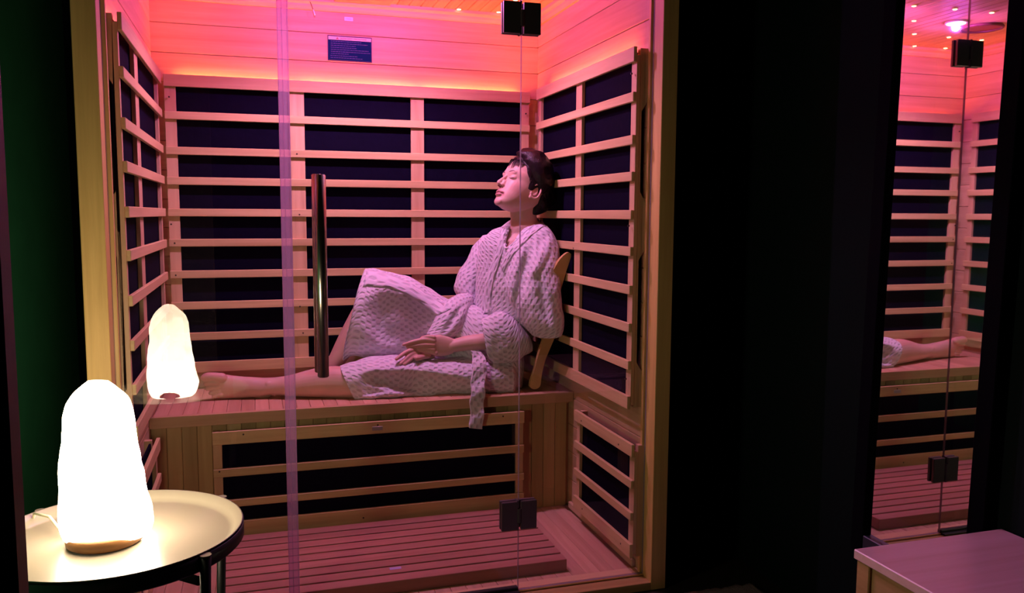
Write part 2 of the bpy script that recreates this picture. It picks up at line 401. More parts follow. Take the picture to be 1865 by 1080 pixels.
# cabin floor
fl = box('floor', (-.05, -.05, -.030), (W_ + .05, D_ + .04, -.010), WY); tag(fl, kind='structure')
me_f = plank_mesh('plank', lambda l, q, f: (q, l, f), D_ - .05, .0480, .010, FLW, .0016)
x = .9888 - 20 * .0487
while x < W_ - .03:
    link('plank', me_f, fl, (x, .048, -.010)); x += .0487
box('threshold_strip', (0, .006, -.010), (W_, .047, .001), WX, fl, .001)
for nm, lo, hi in (('baseboard_right', (W_ - .014, .05, 0), (W_, .62, .026)), ('baseboard_left', (0, .05, 0), (.014, .62, .026))):
    tag(box(nm, lo, hi, WY, None, .003), kind='structure')
# outer frame posts and sills
for nm, lo, hi, m_ in (('trim_4', (-.055, -.060, -.03), (0, -.0, 2.01), OW), ('trim_5', (W_, -.060, -.03), (W_ + .050, 0, 2.01), OW),
                       ('trim_6', (0, -.060, -.03), (W_, -.010, -.004), OWX), ('trim_7', (0, -.060, 1.90), (W_, 0, 2.01), OWX)):
    tag(box(nm, lo, hi, m_, None, .0015), kind='structure')
tag(box('trim_8', (0, .006, 0), (.010, .020, 1.90), OW, None, .001), kind='structure')
tag(box('trim_9', (W_ - .008, .006, 0), (W_, .020, 1.90), OW, None, .001), kind='structure')

# glass front
GT = .004
def pane(name, x0, x1, z0, z1, parent):
    bm = bmesh.new(); add_box(bm, (x0, -GT, z0), (x1, GT, z1))
    bm.normal_update()
    for f in bm.faces: f.material_index = 0 if abs(f.normal.y) > .5 else 1
    return link(name, mesh(name, bm, [M_glass, M_gedge]), parent)
XS, XH = .4315, 1.0845
w1 = box('window_1', (.0, -.009, -.003), (XS - .015, .009, .004), M_black); tag(w1, kind='structure'); pane('glass_pane', .001, XS - .015, .004, 1.90, w1)
w2 = box('window_2', (XH + .0008, -.009, -.003), (W_, .009, .001), OWX); tag(w2, kind='structure'); pane('glass_pane', XH + .0008, W_ - .001, .002, 1.90, w2)
dr = pane('door_1', XS + .013, XH - .0008, .012, 1.89, None); tag(dr, kind='structure')
bm = bmesh.new(); add_box(bm, (XS + .02, -.010, .000), (XH - .001, .010, .013), .002)
add_box(bm, (XS + .02, -.026, .000), (XH - .001, -.009, .004), .001); link('bottom_sweep', mesh('bottom_sweep', bm, M_black), dr)
bm = bmesh.new()
for a, b, t in ((-.0150, -.0128, .011), (.0105, .0135, .011), (-.004, -.002, .008)): add_box(bm, (XS + a, -t, .004), (XS + b, t, 1.895), .0006)
add_box(bm, (XS - .0145, -.0075, .004), (XS + .013, -.0055, 1.895)); add_box(bm, (XS - .0145, .0055, .004), (XS + .013, .0075, 1.895))
link('door_seal', mesh('door_seal', bm, M_seal), dr)
# pull handle: a bar on each face of the glass
HX = .515
hd = link('handle', None, dr); hd.empty_display_size = .05
def bar(y, x, z0, z1, r):
    bm = bmesh.new(); add_cyl(bm, (x, y, z0), (x, y, z1), r, n=32)
    es = [e for e in bm.edges if abs(e.verts[0].co.z - e.verts[1].co.z) < 1e-6]
    bmesh.ops.bevel(bm, geom=es, offset=.002, segments=2, affect='EDGES')
    me = mesh('bar', bm, M_steel, True); return link('bar', me, hd)
bar(-.062, HX, .698, 1.234, .0150); bar(.052, HX, .690, 1.240, .0150)
bm = bmesh.new()
for z in (.80, 1.12):
    add_cyl(bm, (HX, -.060, z), (HX, .050, z), .0085, n=20); add_cyl(bm, (HX, -.014, z), (HX, -GT, z), .014, n=24); add_cyl(bm, (HX, GT, z), (HX, .014, z), .014, n=24)
link('standoff', mesh('standoff', bm, M_steel, True), hd)
for z0, z1 in ((1.640, 1.728), (.194, .281)):
    hg = link('hinge', None, dr); hg.empty_display_size = .05
    for a, b in ((XH - .056, XH - .006), (XH + .004, XH + .054)):
        for y0, y1 in ((-.0145, -GT), (GT, .0145)):
            box('hinge_plate', (a, y0, z0), (b, y1, z1), M_hinge, hg, .0015)
    bm = bmesh.new(); add_cyl(bm, (XH - .001, -.010, z0 + .022), (XH - .001, -.010, z1 - .022), .0075, n=20)
    add_box(bm, (XH - .008, -.0135, z0 + .022), (XH + .006, -.003, z1 - .022), .001)
    add_box(bm, (XH - .008, -.0135, z0 - .003), (XH - .002, .010, z0 + .020), .001); add_box(bm, (XH - .008, -.0135, z1 - .020), (XH - .002, .010, z1 + .003), .001)
    link('hinge_knuckle', mesh('hinge_knuckle', bm, M_hinge), hg)

# ------------------------------------------------------------------ heater panels
def heater(label, loc, rotz, L, zb, zt, rail_t, rail_b, slats, stiles, depth, strips=(), cut=False, side_lo=True, screws=()):
    """local x along the panel, local -y is the face; z in world heights"""
    t = thing('heater_panel', label, 'heater panel', (loc[0], loc[1], zb), None, (0, 0, rotz))
    SL = .011; SB = SL + .0123
    z_ = lambda z: z - zb
    box('heating_element', (.006, SL + .014, z_(rail_b[0]) + .01), (L - .006, SL + .020, z_(rail_t[1]) - .012), M_heat, t)
    if cut:    # side board with a stepped cut-out on its wall side
        zt0, zb0 = z_(rail_t[1]) - .004, z_(rail_b[0]) + .004
        H = zt0 - zb0; step = [(SB, zb0), (depth, zb0), (depth, zb0 + H * .10), (depth - .02, zb0 + H * .13), (depth - .02, zb0 + H * .42), (depth, zb0 + H * .45),
                               (depth, zb0 + H * .58), (depth - .02, zb0 + H * .61), (depth - .02, zb0 + H * .83), (depth, zb0 + H * .86), (depth, zt0), (SB, zt0)]
    else:
        zt0, zb0 = z_(rail_t[1]) - .004, z_(rail_b[0]) + .004
        step = [(SB, zb0), (depth, zb0), (depth, zt0), (SB, zt0)]
    for a in (0.002, L - .022):
        bm = bmesh.new(); add_prism(bm, step, 0, a, a + .020); link('side_board', mesh('side_board', bm, FZ), t)
    for a, b in stiles:
        box('stile', (a, SL, z_(rail_b[0]) + .012), (b, SL + .012, z_(rail_t[1]) - .024), FZ, t, .0008)
    tr = box('top_rail', (0, 0, z_(rail_t[0])), (L, SL, z_(rail_t[1])), FX, t, .0012)
    box('bottom_rail', (0, 0, z_(rail_b[0])), (L, SL, z_(rail_b[1])), FX, t, .0012)
    for a, b in slats:
        h = b - a; bm = bmesh.new(); add_box(bm, (0, 0, 0), (L, SL, h), .0016); link('slat', mesh('slat', bm, FX), t, (0, 0, z_(a)))
    if strips: box('strip_light_block', (.022, SL + .020, z_(rail_t[1]) - .030), (L - .022, depth, z_(rail_t[1]) - .0205), FX, t)  # board added under the strips to block their light downwards
    for a, b in strips:
        bm = bmesh.new(); add_box(bm, (a, max(depth - .014, SL + .021), z_(rail_t[1]) - .020), (b, depth - .002, z_(rail_t[1]) - .015)); link('light_strip', mesh('light_strip', bm, M_strip), t)
    if screws:
        for x_, zz in screws:
            bm = bmesh.new(); add_cyl(bm, (0, .004, 0), (0, -.0006, 0), .0032, n=10); link('screw', mesh('screw', bm, M_screw), t, (x_, 0, z_(zz)))
    return t
ZS = [1.504, 1.3755, 1.2650, 1.1484, 1.0355, .9168, .7985, .6805]
sl = [(z - .029, z) for z in ZS]
RT = (1.5935, 1.6377); RB = (.527, .568)
# back: x .0422 .. 1.4535, face at y = 1.024
BLen = 1.4535 - .0422; f0 = lambda x: x - .0422
heater('large three-bay heater panel across the back wall above the bench', (.0422, D_ - .0453), 0, BLen, RB[0], RT[1], RT, RB, sl,
       [(0.001, .040), (f0(.487), f0(.541)), (f0(.955), f0(1.008)), (BLen - .037, BLen - .001)], .0453,
       [(.04, f0(.50)), (f0(.525), f0(.975)), (f0(1.0), BLen - .045)], True,
       screws=[(.018, 1.555), (BLen - .018, 1.55), (.01, 1.09), (f0(.51), 1.36), (.02, 1.02), (f0(.515), 1.128), (f0(.51), .77), (.02, .90), (f0(.52), .665)])
# right: face x = 1.45, y .03 .. .937, local x runs towards -y  (rot -90: local x -> -y, local -y -> -x)
heater('tall slatted heater panel on the right wall behind the seated person', (W_ - .05, .9368), -PI / 2, .9069, RB[0], RT[1], RT, RB, sl,
       [(.001, .026), (.412, .466), (.870, .906)], .05, [(.05, .82)], True, screws=[(.888, 1.56), (.888, .62), (.888, 1.10), (.43, 1.012)])
# left: face x = .04, local x runs towards +y (rot +90: local x -> +y, local -y -> +x)
heater('tall slatted heater panel on the left wall beside the yellow-lit post', (.04, .0585), PI / 2, .92, RB[0], RT[1], RT, RB, sl,
       [(.001, .020), (.300, .372), (.890, .919)], .04, [(.02, .86)], True)
lows = [(.278, .305), (.174, .2015)]
heater('small low heater panel on the right wall beside the bare floor', (W_ - .045, .490), -PI / 2, .488, .052, .420, (.380, .420), (.052, .098), lows,
       [(.001, .030), (.452, .487)], .045, screws=[(.07, .395), (.39, .395), (.09, .075), (.42, .075)])
heater('small low heater panel on the left wall half hidden by the glowing lamp', (.045, .02), PI / 2, .48, .052, .420, (.380, .420), (.052, .098), lows,
       [(.001, .030), (.452, .479)], .045)
ub = heater('long low heater panel under the bench', (.195, .600), 0, 1.104, .030, .398, (.3535, .398), (.012, .083), [(.241, .270), (.134, .160)],
            [(.001, .030), (1.074, 1.103)], .050, screws=[(.10, .385), (.555, .385), (1.02, .385), (.02, .262), (.5, .05)])
box('metal_label', (.535, -.0015, .336), (.572, 0, .350), M_grey, ub, .0003)

# ------------------------------------------------------------------ bench
bn = thing('bench', 'full-width pale wooden bench the robed person sits on', 'bench', (0, .607, 0))
me_p = plank_mesh('seat_board', lambda l, q, f: (q, l, f), D_ - .607 - .022, .0458, .012, BY, .0014)
x = .1492 - 4 * .0465 + .037
x = .1492 - 3 * .0465
while x < W_ - .01:
    w0 = min(.0458, W_ - x - .001)
    if w0 > .04: link('seat_board', me_p, bn, (x, .0205, .4477))
    x += .0465
box('seat_board', (.001, .0205, .4477), (.0085, .44, .4597), BY, bn)
box('front_board', (.001, 0, .4215), (W_ - .001, .020, .4600), BX, bn, .0012)
box('seat_support', (.002, .045, .405), (W_ - .002, .44, .4470), BX, bn)
me_q = plank_mesh('front_plank', lambda l, q, f: (q, -f, l), .445, .0468, .010, BZ, .0016)
x = .0475 - .0475
while x < W_ - .02:
    link('front_plank', me_q, bn, (x + .001, .053, .001)); x += .0480
box('front_backing', (.002, .053, .001), (W_ - .002, .062, .445), BX, bn)

# ------------------------------------------------------------------ duckboard on the cabin floor
db = thing('duckboard', 'slatted reddish wooden duckboard lying on the cabin floor', 'duckboard', (.225, .083, 0))
DL = 1.275 - .225
for k in range(9):
    y = k * .0562
    bm = bmesh.new(); add_box(bm, (0, 0, 0 if k else -.0215), (DL, .046, .018), .0016)
    link('slat', mesh('slat', bm, DK), db, (0, y, .022))
for x in (.04, .34, .66, .97):
    box('joist', (x, .047, .0), (x + .035, .49, .0215), DK, db)
box('sticker', (.497, .078, .0402), (.533, .094, .0406), plain('lilac_sticker', (.45, .36, .65), .4), db)

# ------------------------------------------------------------------ ceiling fittings
stars = [(.187, 1.014), (.366, 1.020), (.179, .811), (.368, .812), (.566, .808), (.757, .606), (.570, .395), (.752, .398), (.942, .408), (1.149, 1.020),
         (1.313, 1.014), (1.13, .811), (1.32, .811), (.935, .808), (.187, .40), (1.13, .40)]
seen = ['in the back-left corner of the cabin ceiling, smallest in the mirror column', 'second from the back-left corner, top of the mirror hinge column', 'by the left wall in the mirror, right of the hinge',
        'beside the mirrored hinge top', 'third in the mirrored left column from its top', 'second from top in the mirrored left column', 'right of the white downlight, near the mirror edge',
        'above the white downlight in the mirror', 'topmost of the mirrored left column', 'seen directly, left of the top black hinge']
lab = ['tiny glowing ceiling light nearest the back-left cabin corner in the mirror', 'tiny glowing ceiling light lowest in the mirror\'s left column', 'tiny glowing ceiling light right of the hinge in the mirror',
       'tiny glowing ceiling light just above the mirrored hinge\'s left half', 'tiny glowing ceiling light third down the mirror\'s left column', 'tiny glowing ceiling light second down the mirror\'s left column',
       'tiny glowing ceiling light above the dark speaker in the mirror', 'tiny glowing ceiling light above the white downlight in the mirror', 'tiny glowing ceiling light topmost in the mirror\'s left column',
       'tiny glowing ceiling light seen directly left of the top black hinge']
more_lab = ['tiny ceiling light in the back-right cabin corner over the head', 'tiny ceiling light above the person\'s shoulder, second row from back', 'tiny ceiling light nearest the right wall, second row from back', 'tiny ceiling light behind the right downlight', 'tiny ceiling light near the glass in the front-left cabin corner', 'tiny ceiling light between the glass and the right ceiling speaker']
bm = bmesh.new(); add_cyl(bm, (0, 0, -.003), (0, 0, .0), .0075, .0085, n=16); star_me = mesh('lens', bm, M_star)
bm = bmesh.new(); add_cyl(bm, (0, 0, -.0018), (0, 0, .0005), .0115, n=18); star_rg = mesh('bezel', bm, WY)
for i, (x, y) in enumerate(stars):
    t = thing('ceiling_light', lab[i] if i < len(lab) else more_lab[i - len(lab)], 'light', (x, y, H_ - .0005), 'star lights in the cabin ceiling')
    link('lens', star_me, t); link('bezel', star_rg, t)
for x, lb in ((.567, 'bright white round downlight in the cabin ceiling beside the dark speaker'), (.933, 'white downlight cut by the mirror\'s left edge')):
    t = thing('downlight', lb, 'light', (x, LED_Y, H_), 'white downlights')
    bm = bmesh.new(); add_cyl(bm, (0, 0, -.008), (0, 0, 0), .036, n=32); link('lens', mesh('lens', bm, M_led), t)
    bm = bmesh.new(); add_cyl(bm, (0, 0, -.006), (0, 0, 0), .043, n=32); link('bezel', mesh('bezel', bm, M_white), t)
for x, lb in ((.395, 'round dark ceiling speaker seen in the mirror\'s right edge'), (1.105, 'round dark ceiling speaker right of the downlights, out of direct view')):
    t = thing('ceiling_speaker', lb, 'speaker', (x, .61, H_), 'ceiling speakers')
    bm = bmesh.new()
    add_tube(bm, [(.082 * math.cos(a * PI / 24), .082 * math.sin(a * PI / 24), -.006) for a in range(48)], .006, 8, True); link('ring', mesh('ring', bm, M_speaker, True), t)
    bm = bmesh.new(); add_cyl(bm, (0, 0, -.004), (0, 0, 0), .078, n=40); link('grille', mesh('grille', bm, plain('speaker_mesh', (.22, .05, .05), .6)), t)
t = thing('ceiling_vent', 'wooden ceiling vent with a sliding cover and dark slot', 'vent', (.66, .90, H_))
box('cover', (0, 0, -.008), (.115, .150, 0), WX, t, .001); box('cover', (.115, 0, -.007), (.215, .140, 0), WX, t, .001)
box('slot', (.115, .141, -.0085), (.215, .170, .0), plain('vent_slot_dark', (.10, .01, .01), .8), t)

t = thing('sensor_wire', 'thin sensor wire with white tip hanging from cabin ceiling', 'sensor', (.570, 1.04, 1.95))
bm = bmesh.new(); add_tube(bm, [(-.001, 0, .0), (0, 0, -.012), (.006, 0, -.026), (.012, 0, -.043)], .0012, 6); link('wire', mesh('wire', bm, M_screw, True), t)
bm = bmesh.new(); add_tube(bm, [(.012, 0, -.042), (.015, 0, -.052), (.018, 0, -.062)], .0024, 8); link('tip', mesh('tip', bm, M_white, True), t)

def text(s, size, loc, rot, mt, parent, name='lettering', ext=.0003, align='CENTER'):
    c = bpy.data.curves.new(name, 'FONT'); c.body = s; c.size = size; c.extrude = ext; c.align_x = align; c.align_y = 'CENTER'
    c.materials.append(mt)
    tmp = bpy.data.objects.new('tmp', c); COL.objects.link(tmp)
    bpy.context.view_layer.update()
    me = bpy.data.meshes.new_from_object(tmp.evaluated_get(bpy.context.evaluated_depsgraph_get()))
    bpy.data.objects.remove(tmp); bpy.data.curves.remove(c)
    return link(name, me, parent, loc, rot)
t = thing('safety_notice', 'dark blue printed notice with cream header on the back wall', 'sign', (.7215, D_, 1.775))
sw, sh = .171, .0965
box('board', (-sw / 2, -.0028, -sh / 2), (sw / 2, 0, sh / 2), M_frame_blue, t, .0004)
box('print_field', (-sw / 2 + .003, -.0034, -sh / 2 + .004), (sw / 2 - .003, -.0028, sh / 2 - .004), M_blue, t)
box('header', (-sw / 2 + .003, -.0040, sh / 2 - .0165), (sw / 2 - .003, -.0034, sh / 2 - .004), M_cream, t)
text('SAUNA SAFETY PRECAUTIONS', .0074, (.014, -.0042, sh / 2 - .0105), (PI / 2, 0, 0), M_frame_blue, t)
bm = bmesh.new(); add_prism(bm, [(-.054, sh / 2 - .0145), (-.042, sh / 2 - .0145), (-.048, sh / 2 - .006)], 1, -.0043, -.0040); link('warning_triangle', mesh('warning_triangle', bm, plain('warning_ink', (.35, .15, .10), .5)), t)
bm = bmesh.new(); random.seed(3)
for r, (i0, ln) in enumerate([(.012, .118), (.012, .142), (.012, .096), (.012, .100), (.012, .146), (.012, .152), (.012, .068), (.010, .104), (.010, .124)]):
    x = -sw / 2 + i0; z = sh / 2 - .0225 - r * .0078; e = x + ln
    while x < e:
        wd = random.uniform(.004, .012); add_box(bm, (x, -.0037, z - .0011), (min(x + wd, e), -.0033, z + .0011)); x += wd + .0018
link('small_print', mesh('small_print', bm, M_lav), t)['kind'] = 'stuff'
t = thing('wall_tag', 'small pale plastic tag above the blue notice', 'tag', (.7185, D_, 1.889))
box('plate', (-.0165, -.003, -.0072), (.0165, 0, .0072), M_white, t, .0008)
box('print_line', (-.010, -.0034, -.0012), (.010, -.003, .0006), plain('tag_ink', (.6, .3, .45), .5), t)

# ------------------------------------------------------------------ backrest
def backrest():
    t = thing('backrest', 'curved wooden backrest leaning behind the person', 'backrest', (1.39, .80, .46))
    prof = []  # centre line in (x, z) with half width
    cl_ = []
    for u, v, hw_ in ((975, 700, .022), (980, 678, .017), (986, 655, .0165), (995, 630, .019), (1003, 608, .021), (1007, 585, .022), (1009, 560, .023), (1010, 530, .025), (1016, 505, .026), (1025, 482, .022), (1034, 467, .014), (1038, 461, .006)):
        y = .6
        for _ in range(4): q = at(u, v, y); y = .655 - (q.z - .46) * .19
        cl_.append((q.x, q.z, hw_))
    def side(y0, y1):
        P = [cr(cl_, i / 6) for i in range((len(cl_) - 1) * 6 + 1)]
        L_, R_ = [], []
        for i, (x, z, hw) in enumerate(P):
            a = P[max(i - 1, 0)]; b = P[min(i + 1, len(P) - 1)]; d = Vector((b[0] - a[0], b[1] - a[1])).normalized(); n = Vector((-d.y, d.x))
            L_.append((x + n.x * hw, z + n.y * hw)); R_.append((x - n.x * hw, z - n.y * hw))
        bot = [(cl_[0][0] + .022 * math.cos(a), max(.4604, cl_[0][1] + .020 * math.sin(a))) for a in [PI + .3 + k * (PI - .6) / 8 for k in range(9)]]
        poly = bot + R_[1:] + L_[::-1][:-1]
        bm = bmesh.new(); n = len(poly); rows = []
        for y, sh_ in ((0, 0), (1, 0)):
            rows.append([bm.verts.new((q[0] - 1.39, (y0 if y == 0 else y1) - .80 - (q[1] - .46) * .19 * (1 if y0 < .8 else -.2), q[1] - .46)) for q in poly])
        bm.faces.new(rows[0]); bm.faces.new(rows[1][::-1])
        for i in range(n): bm.faces.new((rows[0][i], rows[0][(i + 1) % n], rows[1][(i + 1) % n], rows[1][i]))
        return link('side_rail', mesh('side_rail', bm, BRW), t)
    side(.655, .675); side(.930, .950)
    for k in range(7):
        s = cr(cl_, 1.5 + k * 1.05)
        o = box('cross_slat', (s[0] + .004 - 1.39, -.140 - (s[1] - .46) * .15, s[1] - .018 - .46), (s[0] + .016 - 1.39, .135, s[1] + .018 - .46), BRW, t, .003)
backrest()

# ------------------------------------------------------------------ side table (wood) and mirror by the right wall
t = thing('side_table', 'low pale wooden side table in the bottom right corner', 'table', (1.506, -.937, -.03))
tx, ty, tz = .388, -.52, .485
box('tabletop', (0, ty, tz - .020), (tx, 0, tz), STW, t, .002)
for lx in (.004, tx - .040):
    for ly in (ty + .006, -.042):
        box('leg', (lx, ly, 0), (lx + .036, ly + .036, tz - .0205), STY, t, .002)
box('apron', (.010, ty + .044, tz - .078), (.026, -.044, tz - .0205), STY, t); box('apron', (tx - .030, ty + .044, tz - .078), (tx - .012, -.044, tz - .0205), STY, t)
box('apron', (.042, -.026, tz - .078), (tx - .042, -.010, tz - .0205), STW, t); box('apron', (.042, ty + .010, tz - .078), (tx - .042, ty + .026, tz - .0205), STW, t)

mt_ = thing('wall_mirror', 'tall black-framed mirror on the right wall reflecting the cabin', 'mirror', (1.88, -.71, .28), None, (math.radians(1.15), 0, 0))
mz = 1.9; y_f, y_n = .163, -.158
bm = bmesh.new(); add_box(bm, (0, y_n, .01), (.003, y_f, mz)); link('mirror_glass', mesh('mirror_glass', bm, M_mirror), mt_)
box('frame_side', (-.014, y_f, -.045), (.016, y_f + .045, mz + .05), M_mframe, mt_, .002)
box('frame_side', (-.014, y_n - .045, -.045), (.016, y_n, mz + .05), M_mframe, mt_, .002)
box('frame_bottom', (-.014, y_n, -.045), (.016, y_f, .01), plain('mirror_frame_lit_bottom', (.03, .03, .05), .3), mt_, .002)  # paler, bluer than the frame: light on the ledge put into its colour
box('frame_top', (-.014, y_n, mz), (.016, y_f, mz + .05), M_mframe, mt_, .002)

# ------------------------------------------------------------------ room around the cabin
tag(box('floor', (-.75, -3.3, -.08), (1.95, 1.4, -.031), M_roomfloor), kind='structure')
tag(box('wall_outer_left', (-.53, -3.3, -.08), (-.33, 1.4, 2.5), M_wall), kind='structure')
tag(box('wall_outer_right', (1.9, -3.3, -.08), (2.0, 1.4, 2.5), M_wallb), kind='structure')
tag(box('wall_outer_back', (-.8, 1.3, -.08), (2.0, 1.4, 2.5), M_wallb), kind='structure')
tag(box('wall_outer_front', (-.8, -3.4, -.08), (2.0, -3.3, 2.5), M_wallb), kind='structure')
tag(box('ceiling', (-.8, -3.4, 2.5), (2.0, 1.4, 2.6), M_ceil), kind='structure')
# an open door leaf at the left edge, close to the camera
d2 = box('door_2', (-.30, -1.603, -.03), (.1705, -1.575, 2.10), M_slab); tag(d2, kind='structure')
box('lit_edge_strip', (.1705, -1.602, -.03), (.1735, -1.576, 2.10), M_slab_lit_edge, d2)  # thin strip coloured as the lamp-lit edge of the dark door
bm = bmesh.new()
g = bmesh.ops.create_grid(bm, x_segments=60, y_segments=30, size=.5)
for v in bm.verts:
    v.co = Vector((1.45 + v.co.x * .75, -.42 + v.co.y * .60, -.022 + .007 * noise.noise(v.co * 30)))
bmesh.ops.solidify(bm, geom=bm.faces[:], thickness=.007)
tag(link('rug', mesh('rug', bm, M_rug, True)), 'dim fluffy rug edge on the floor before the cabin frame', 'rug')

# ------------------------------------------------------------------ tray table and salt lamp
TX, TY, TZ = .0916, -.6487, .545
tt = thing('tray_table', 'round cream tray table with dark legs under the glowing lamp', 'table', (TX, TY, -.03))
def lathe(bm, prof, n=96, capit=True):
    rings = [[bm.verts.new((r * math.cos(2 * PI * k / n), r * math.sin(2 * PI * k / n), z)) for k in range(n)] for r, z in prof]
    for a, b in zip(rings, rings[1:]):
        for k in range(n): bm.faces.new((a[k], a[(k + 1) % n], b[(k + 1) % n], b[k]))
    if capit:
        bm.faces.new(rings[0]); bm.faces.new(rings[-1])
tz0 = TZ + .03
bm = bmesh.new(); lathe(bm, [(.0001, tz0 - .020), (.196, tz0 - .020), (.203, tz0 - .018), (.208, tz0 - .012), (.2205, tz0 - .0005), (.2227, tz0), (.2232, tz0 - .001), (.2215, tz0 - .004), (.2125, tz0 - .015), (.205, tz0 - .0225), (.0001, tz0 - .0225)])
link('tray', mesh('tray', bm, M_tray, True), tt)
bm = bmesh.new(); lathe(bm, [(.2085, tz0 - .018), (.2235, tz0 - .0045), (.2245, tz0 - .0045), (.2245, tz0 - .030), (.2205, tz0 - .034), (.2085, tz0 - .034), (.2085, tz0 - .018)], 96, False)
link('support_ring', mesh('support_ring', bm, M_black, True), tt)
for a in (-44.6, 38.7, 135.4, 218.7):
    a = math.radians(a); c, s = math.cos(a), math.sin(a); r1, r2 = .229, .205
    bm = bmesh.new(); add_cyl(bm, (r1 * c, r1 * s, tz0 - .006), (r2 * c, r2 * s, 0), .0095, .008, n=16)
    lg = link('leg', mesh('leg', bm, M_black, True), tt)
    bm = bmesh.new(); add_cyl(bm, (r1 * c, r1 * s, tz0 - .0055), (r1 * c, r1 * s, tz0 - .003), .0100, n=20); link('leg_cap', mesh('leg_cap', bm, M_tray), lg)
for a, b in ((-44.6, 135.4), (38.7, 218.7)):
    a = math.radians(a); b = math.radians(b); bm = bmesh.new()
    add_tube(bm, [(.212 * math.cos(a), .212 * math.sin(a), tz0 - .055), (0, 0, tz0 - .056 + (.01 if a > 0 else 0)), (.212 * math.cos(b), .212 * math.sin(b), tz0 - .055)], .008, 10)
    link('cross_bar', mesh('cross_bar', bm, M_black, True), tt)
LX, LY, LZ = .072, -.652, TZ - .0197
sl_ = thing('salt_lamp', 'glowing white salt crystal lamp on the cream tray table', 'lamp', (LX, LY, LZ))
bm = bmesh.new(); lathe(bm, [(.0001, 0), (.060, 0), (.066, .004), (.0675, .012), (.066, .020), (.062, .024), (.0001, .024)], 64)
link('base', mesh('base', bm, M_saltbase, True), sl_)
st = [(150, 701, 208, 702, LY, .030), (130, 718, 232, 722, LY, .042), (114, 748, 243, 757, LY, .054), (112, 800, 250, 806, LY, .062), (109, 850, 261, 858, LY, .066), (106, 900, 271, 905, LY, .068),
      (105, 945, 281, 942, LY, .068), (113, 975, 278, 962, LY, .064), (128, 994, 262, 976, LY, .056)]
bm = bmesh.new(); loft(bm, st, 36, 5, sq=2.2)
for v in bm.verts:
    q = v.co * 15; c = noise.cell_vector(q + Vector((noise.noise(v.co * 9), noise.noise(v.co * 8 + Vector((5, 5, 5))), 0)))
    d = (v.co - Vector((LX, LY, v.co.z))).normalized()
    v.co = v.co + d * (noise.noise(v.co * 22) * .004 + noise.noise(v.co * 50) * .0015)
    v.co -= Vector((LX, LY, LZ))
link('salt_crystal', mesh('salt_crystal', bm, M_salt, True), sl_)
bm = bmesh.new(); add_tube(bm, [(-.060, .020, .010), (-.085, .045, .016), (-.110, .085, .028), (-.145, .125, .024), (-.165, .17, -.03), (-.17, .19, -.25), (-.16, .20, -.50)], .0028, 8)
link('power_cord', mesh('power_cord', bm, M_cord, True), sl_)

# ------------------------------------------------------------------ the person
def voxelise(bm, vox, it, name, mt):
    me = bpy.data.meshes.new('tmp'); bmesh.ops.recalc_face_normals(bm, faces=bm.faces); bm.to_mesh(me); bm.free()
    o = bpy.data.objects.new('tmp', me); COL.objects.link(o)
    m1 = o.modifiers.new('r', 'REMESH'); m1.mode = 'VOXEL'; m1.voxel_size = vox
    m2 = o.modifiers.new('s', 'SMOOTH'); m2.iterations = it; m2.factor = .5
    bpy.context.view_layer.update()
    out = bpy.data.meshes.new_from_object(o.evaluated_get(bpy.context.evaluated_depsgraph_get())); out.name = name
    bpy.data.objects.remove(o); bpy.data.meshes.remove(me)
    out.materials.clear(); out.materials.append(mt)
    out.polygons.foreach_set('use_smooth', [True] * len(out.polygons)); return out

person = thing('person', 'barefoot person in pale waffle robe reclining on the bench with closed eyes', 'person', (1.25, .80, .4597))
PO = Vector(person.location)
def attach(name, me, parent=person):
    """geometry was laid out in world space: shift it to the person's own origin"""
    me.transform(Matrix.Translation(-PO)); o = link(name, me, parent); return o

# head frame: F forward, L her left, U up; unit 1.05 cm
HO = at(*px((1.3615, .835, 1.2345)), .750); HS = .01012
hy, ht, hr = .26, .53, -.07
F0 = Vector((-math.cos(hy), -math.sin(hy), 0)); Zv = Vector((0, 0, 1))
HF = F0 * math.cos(ht) + Zv * math.sin(ht); U1 = Zv * math.cos(ht) - F0 * math.sin(ht); L1 = U1.cross(HF)
HU = U1 * math.cos(hr) + L1 * math.sin(hr); HL = HU.cross(HF)
def hp(f, l, u): return HO + (HF * f + HL * l + HU * u) * HS
def hell(bm, c, r, sub=3, tilt=0.0):
    ax = [HF * r[0] * HS, HL * r[1] * HS, HU * r[2] * HS]
    if tilt:
        c_, s_ = math.cos(tilt), math.sin(tilt); a0, a2 = ax[0].copy(), ax[2].copy()
        n0, n2 = HF * c_ + HU * s_, HU * c_ - HF * s_
        ax = [n0 * r[0] * HS, HL * r[1] * HS, n2 * r[2] * HS]
    ell(bm, hp(*c), ax, sub)
